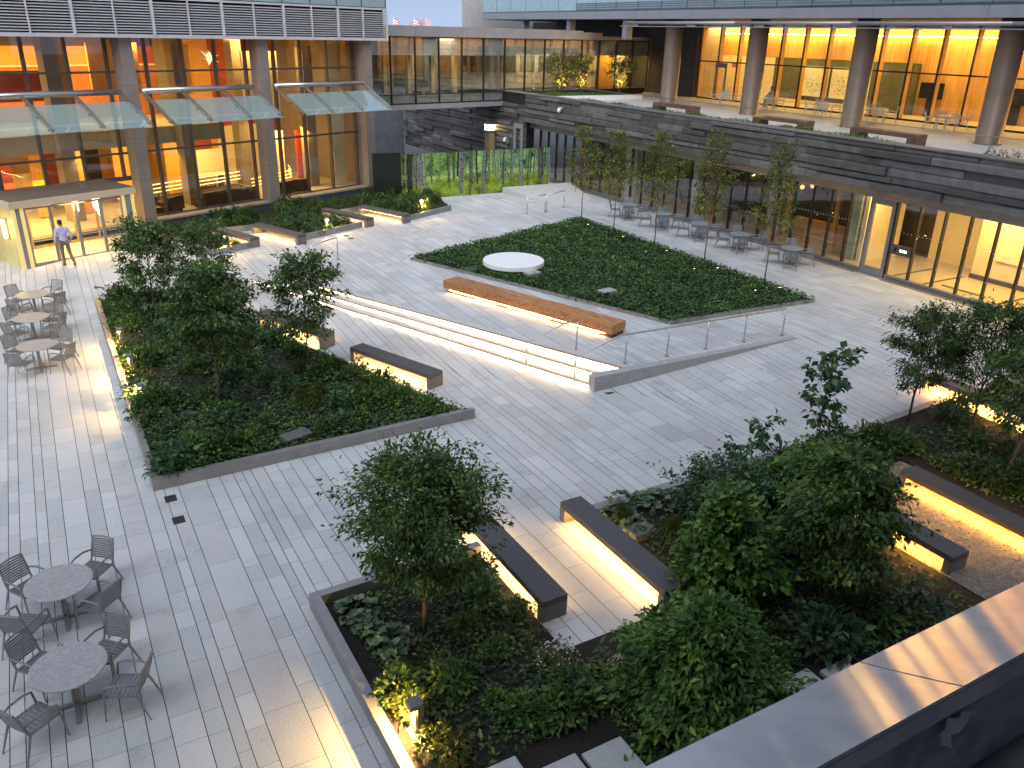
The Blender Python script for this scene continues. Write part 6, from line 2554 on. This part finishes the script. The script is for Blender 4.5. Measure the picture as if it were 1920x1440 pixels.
BA, BBn, BC = 'the wedge shaped bed', 'the bed below the parapet', 'the bed along the lobby'
g = np.random.default_rng(55)
ptsA = pts_in(PAs, 118, g, .32)
for x, y in ptsA:
    if y < 19.5:
        k = rnd.choice(['blue_shrub', 'mid_shrub', 'mid_shrub', 'dark_shrub', 'bright_shrub'])
    elif x > 5.2 and y < 24:
        k = rnd.choice(['grass', 'grass', 'dark_shrub', 'mid_shrub'])
    else:
        k = rnd.choice(['dark_shrub', 'dark_shrub', 'mid_shrub', 'blue_shrub', 'fern'])
    plant(k, x, y, BA, .12)
for x, y in ((1.55, 28.0), (1.5, 26.6), (1.6, 25.4), (1.5, 24.0), (1.62, 23.4), (1.55, 21.6), (1.7, 21.0), (1.6, 20.3)):
    plant('yellow', x, y, BA, .12)
g = np.random.default_rng(56)
rects = [[(3.35, 5.6), (6.1, 5.6), (6.1, 11.75), (3.35, 11.75)], [(6.1, 5.2), (9.2, 5.2), (9.2, 8.5), (6.1, 8.5)], [(9.2, 5.2), (13.6, 5.2), (13.6, 11.75), (9.2, 11.75)], [(13.6, 11.05), (17.3, 11.05), (17.3, 12.1), (13.6, 12.1)], [(17.65, 5.5), (20.9, 5.5), (20.9, 11.7), (17.65, 11.7)]]
for ri, (rc, n) in enumerate(zip(rects, (24, 20, 46, 12, 32))):
    for x, y in pts_in(rc, n, g):
        if abs(x - 4.38) < .5 and abs(y - 10.33) < .6:
            continue
        if (3.5 < x < 6.3 and y < 7.5) or (8.4 < x < 10.5 and y < 6.85) or (x > 12.5 and x < 13.9 and y < 9.6):
            continue
        if ri == 0:
            k = rnd.choice(['mid_shrub', 'mid_shrub', 'dark_shrub', 'fern', 'bright_shrub'])
        elif ri == 1:
            k = rnd.choice(['mid_shrub', 'bright_shrub', 'dark_shrub', 'mid_shrub'])
        elif ri == 2:
            k = rnd.choice(['dark_shrub', 'blue_shrub', 'dark_shrub', 'grass', 'grass', 'mid_shrub'])
        else:
            k = rnd.choice(['dark_shrub', 'dark_shrub', 'blue_shrub', 'mid_shrub', 'fern'])
        plant(k, x, y, BBn, .08, 1.0 if ri else .85)
for x, y in ((3.5, 11.0), (3.65, 10.6), (3.8, 10.25), (3.55, 11.45), (5.6, 11.5), (5.85, 11.1), (5.75, 10.6), (6.0, 10.2), (9.35, 11.9), (9.6, 11.6), (9.75, 12.0), (10.2, 11.9), (10.5, 11.7), (10.7, 12.05), (11.1, 11.9), (9.5, 11.2), (18.0, 9.9), (18.3, 9.6), (18.6, 9.9), (19.0, 9.4), (18.2, 8.6), (18.7, 8.4)):
    plant('silver', x, y, BBn, .1, 1.05)
for x, y in ((3.95, 9.7), (3.6, 9.35), (3.85, 9.1), (5.9, 9.6)):
    plant('fern', x, y, BBn, .1, .9)
for x, y in ((3.45, 8.95), (3.5, 8.75), (3.55, 8.1), (3.7, 7.75), (3.5, 7.5)):
    plant('yellow', x, y, BBn, .1, .9)
plant('flower', 5.95, 8.6, BBn, .1, .9, 'olive shrub with pale blossoms left of the alcove corner')
plant('flower', 6.75, 8.05, BBn, .1, .8, 'olive shrub with pale blossoms behind the bright green shrub tree')
g = np.random.default_rng(57)
for x, y in pts_in(UL, 92, g, .28):
    plant(rnd.choice(['dark_shrub', 'dark_shrub', 'mid_shrub', 'blue_shrub']), x, y, BC, .10, .85)
for px, py in ((402, 466), (432, 462), (444, 459), (625, 432), (640, 428), (600, 436), (800, 396), (812, 392), (780, 400)):
    x, y, z = at(px, py, .2)
    if in_poly(UL, x, y):
        plant('yellow', x, y, BC, .12, .75)


def cover(name, label, polys, n, ls, mat, h0, h1, seed, zz=0.0, wid=.6, cat='ground cover', flat=.35):
    g = np.random.default_rng(seed)
    P_ = []
    for poly in polys:
        P_ += pts_in(poly, int(n / len(polys)), g)
    P_ = np.array([p for p in P_ if not (name == 'ground_cover' and ((3.6 < p[0] < 6.05 and p[1] < 7.4) or (8.6 < p[0] < 10.3 and p[1] < 6.7)))])
    tz = np.array([terr(x, y) for x, y in P_]) if zz is not None else 0
    bump = .5 + .5 * np.sin(P_[:, 0] * 2.3 + seed) * np.sin(P_[:, 1] * 1.9 - seed)
    z = (tz if zz is not None else 0) + h0 + (h1 - h0) * g.uniform(0, 1, len(P_)) ** .8 * (.55 + .45 * bump) + (zz or 0)
    pos = np.stack([P_[:, 0], P_[:, 1], z], 1)
    a = g.uniform(0, 6.28, len(P_))
    d = np.stack([np.cos(a), np.sin(a), g.normal(.05, flat, len(P_))], 1)
    o = leaves_mesh(name, pos, d, ls * g.uniform(.6, 1.3, len(P_)), mat, None, wid=wid, seed=seed)
    return tag(o, label, cat, kind='stuff')


cover('ground_cover', 'dense low green ground cover filling the flat bed around the white disc', [LAWN], 66000, .11, 'leaf_lawn', .06, .31, 201, flat=.45)
cover('ground_cover', 'dark low foliage carpeting the wedge shaped bed', [PAs], 20000, .11, 'leaf_dark', .14, .34, 202)
cover('ground_cover', 'dark low foliage carpeting the bed below the parapet', rects, 19000, .10, 'leaf_dark', .10, .25, 203)
cover('ground_cover', 'dark low foliage carpeting the bed along the lobby', [UL], 9000, .10, 'leaf_dark', .13, .22, 204)
cover('terrace_planting', 'strip of low green planting behind the slate parapet of the terrace', [[(30.25, 22.5), (31.0, 22.5), (31.0, 45), (30.25, 45)]], 6500, .14, 'leaf_mid', 0, .36, 205, zz=DZ + .16 - TZ, wid=.35)
bpy.data.objects['terrace_planting'].location.z += 0
cover('terrace_lawn', 'green lawn patch under the three lit terrace trees', [[(31, 49.6), (38.4, 50.0), (39.0, 51.0), (34, 53.5), (31, 53.0)]], 6000, .12, 'leaf_bright', 0, .1, 206, zz=DZ + .2 - TZ, wid=.25)
for i, (x, y) in enumerate(((31.5, 18.9), (31.47, 18.4), (31.46, 17.9), (31.42, 17.35))):
    o = proto_mound('clipped_box_ball', .24, .42, 420, .06, 'leaf_dark', 300 + i, hollow=.7)
    o.location = (x, y, DZ + .02)
    tag(o, 'clipped round box shrub on the terrace, %s from the left' % ['first', 'second', 'third', 'fourth'][i], 'shrub', 'clipped box balls on the terrace')

# ================================================================== LIGHT
SUN_EL, SUN_AZ = R(44), R(212)
w = bpy.data.worlds.new('World')
sc.world = w
w.use_nodes = True
nt = w.node_tree
bg = nt.nodes['Background']
sky = nt.nodes.new('ShaderNodeTexSky')
sky.sky_type = 'NISHITA'
sky.sun_disc = False
sky.sun_elevation = SUN_EL
sky.sun_rotation = SUN_AZ
sky.air_density = 1.0
sky.dust_density = 1.8
sky.ozone_density = 1.0
tc = nt.nodes.new('ShaderNodeTexCoord')
lift = nt.nodes.new('ShaderNodeVectorMath')
lift.operation = 'ADD'
lift.inputs[1].default_value = (0, 0, .45)
nt.links.new(tc.outputs['Generated'], lift.inputs[0])
nt.links.new(lift.outputs[0], sky.inputs['Vector'])
hs = nt.nodes.new('ShaderNodeHueSaturation')
hs.inputs['Saturation'].default_value = .70
hs.inputs['Value'].default_value = 1.12
nt.links.new(sky.outputs[0], hs.inputs['Color'])
nt.links.new(hs.outputs[0], bg.inputs['Color'])
bg.inputs['Strength'].default_value = .23
sl = bpy.data.lights.new('sun', 'SUN')
sl.energy = 3.9
sl.angle = R(75)
sl.color = (.97, .98, 1.0)
so = bpy.data.objects.new('sun', sl)
col.objects.link(so)
sd = Vector((math.sin(SUN_AZ) * math.cos(SUN_EL), math.cos(SUN_AZ) * math.cos(SUN_EL), math.sin(SUN_EL)))
so.rotation_euler = sd.to_track_quat('Z', 'Y').to_euler()

sc.view_settings.view_transform = 'Standard'
sc.view_settings.look = 'None'
sc.view_settings.exposure = 0
sc.render.engine = 'CYCLES'
cy = sc.cycles
cy.use_denoising = True
try:
    cy.denoiser = 'OPENIMAGEDENOISE'
except Exception:
    pass
cy.max_bounces = 6
cy.diffuse_bounces = 3
cy.glossy_bounces = 3
cy.transmission_bounces = 4
cy.transparent_max_bounces = 14
cy.sample_clamp_indirect = 6
cy.caustics_reflective = False
cy.caustics_refractive = False
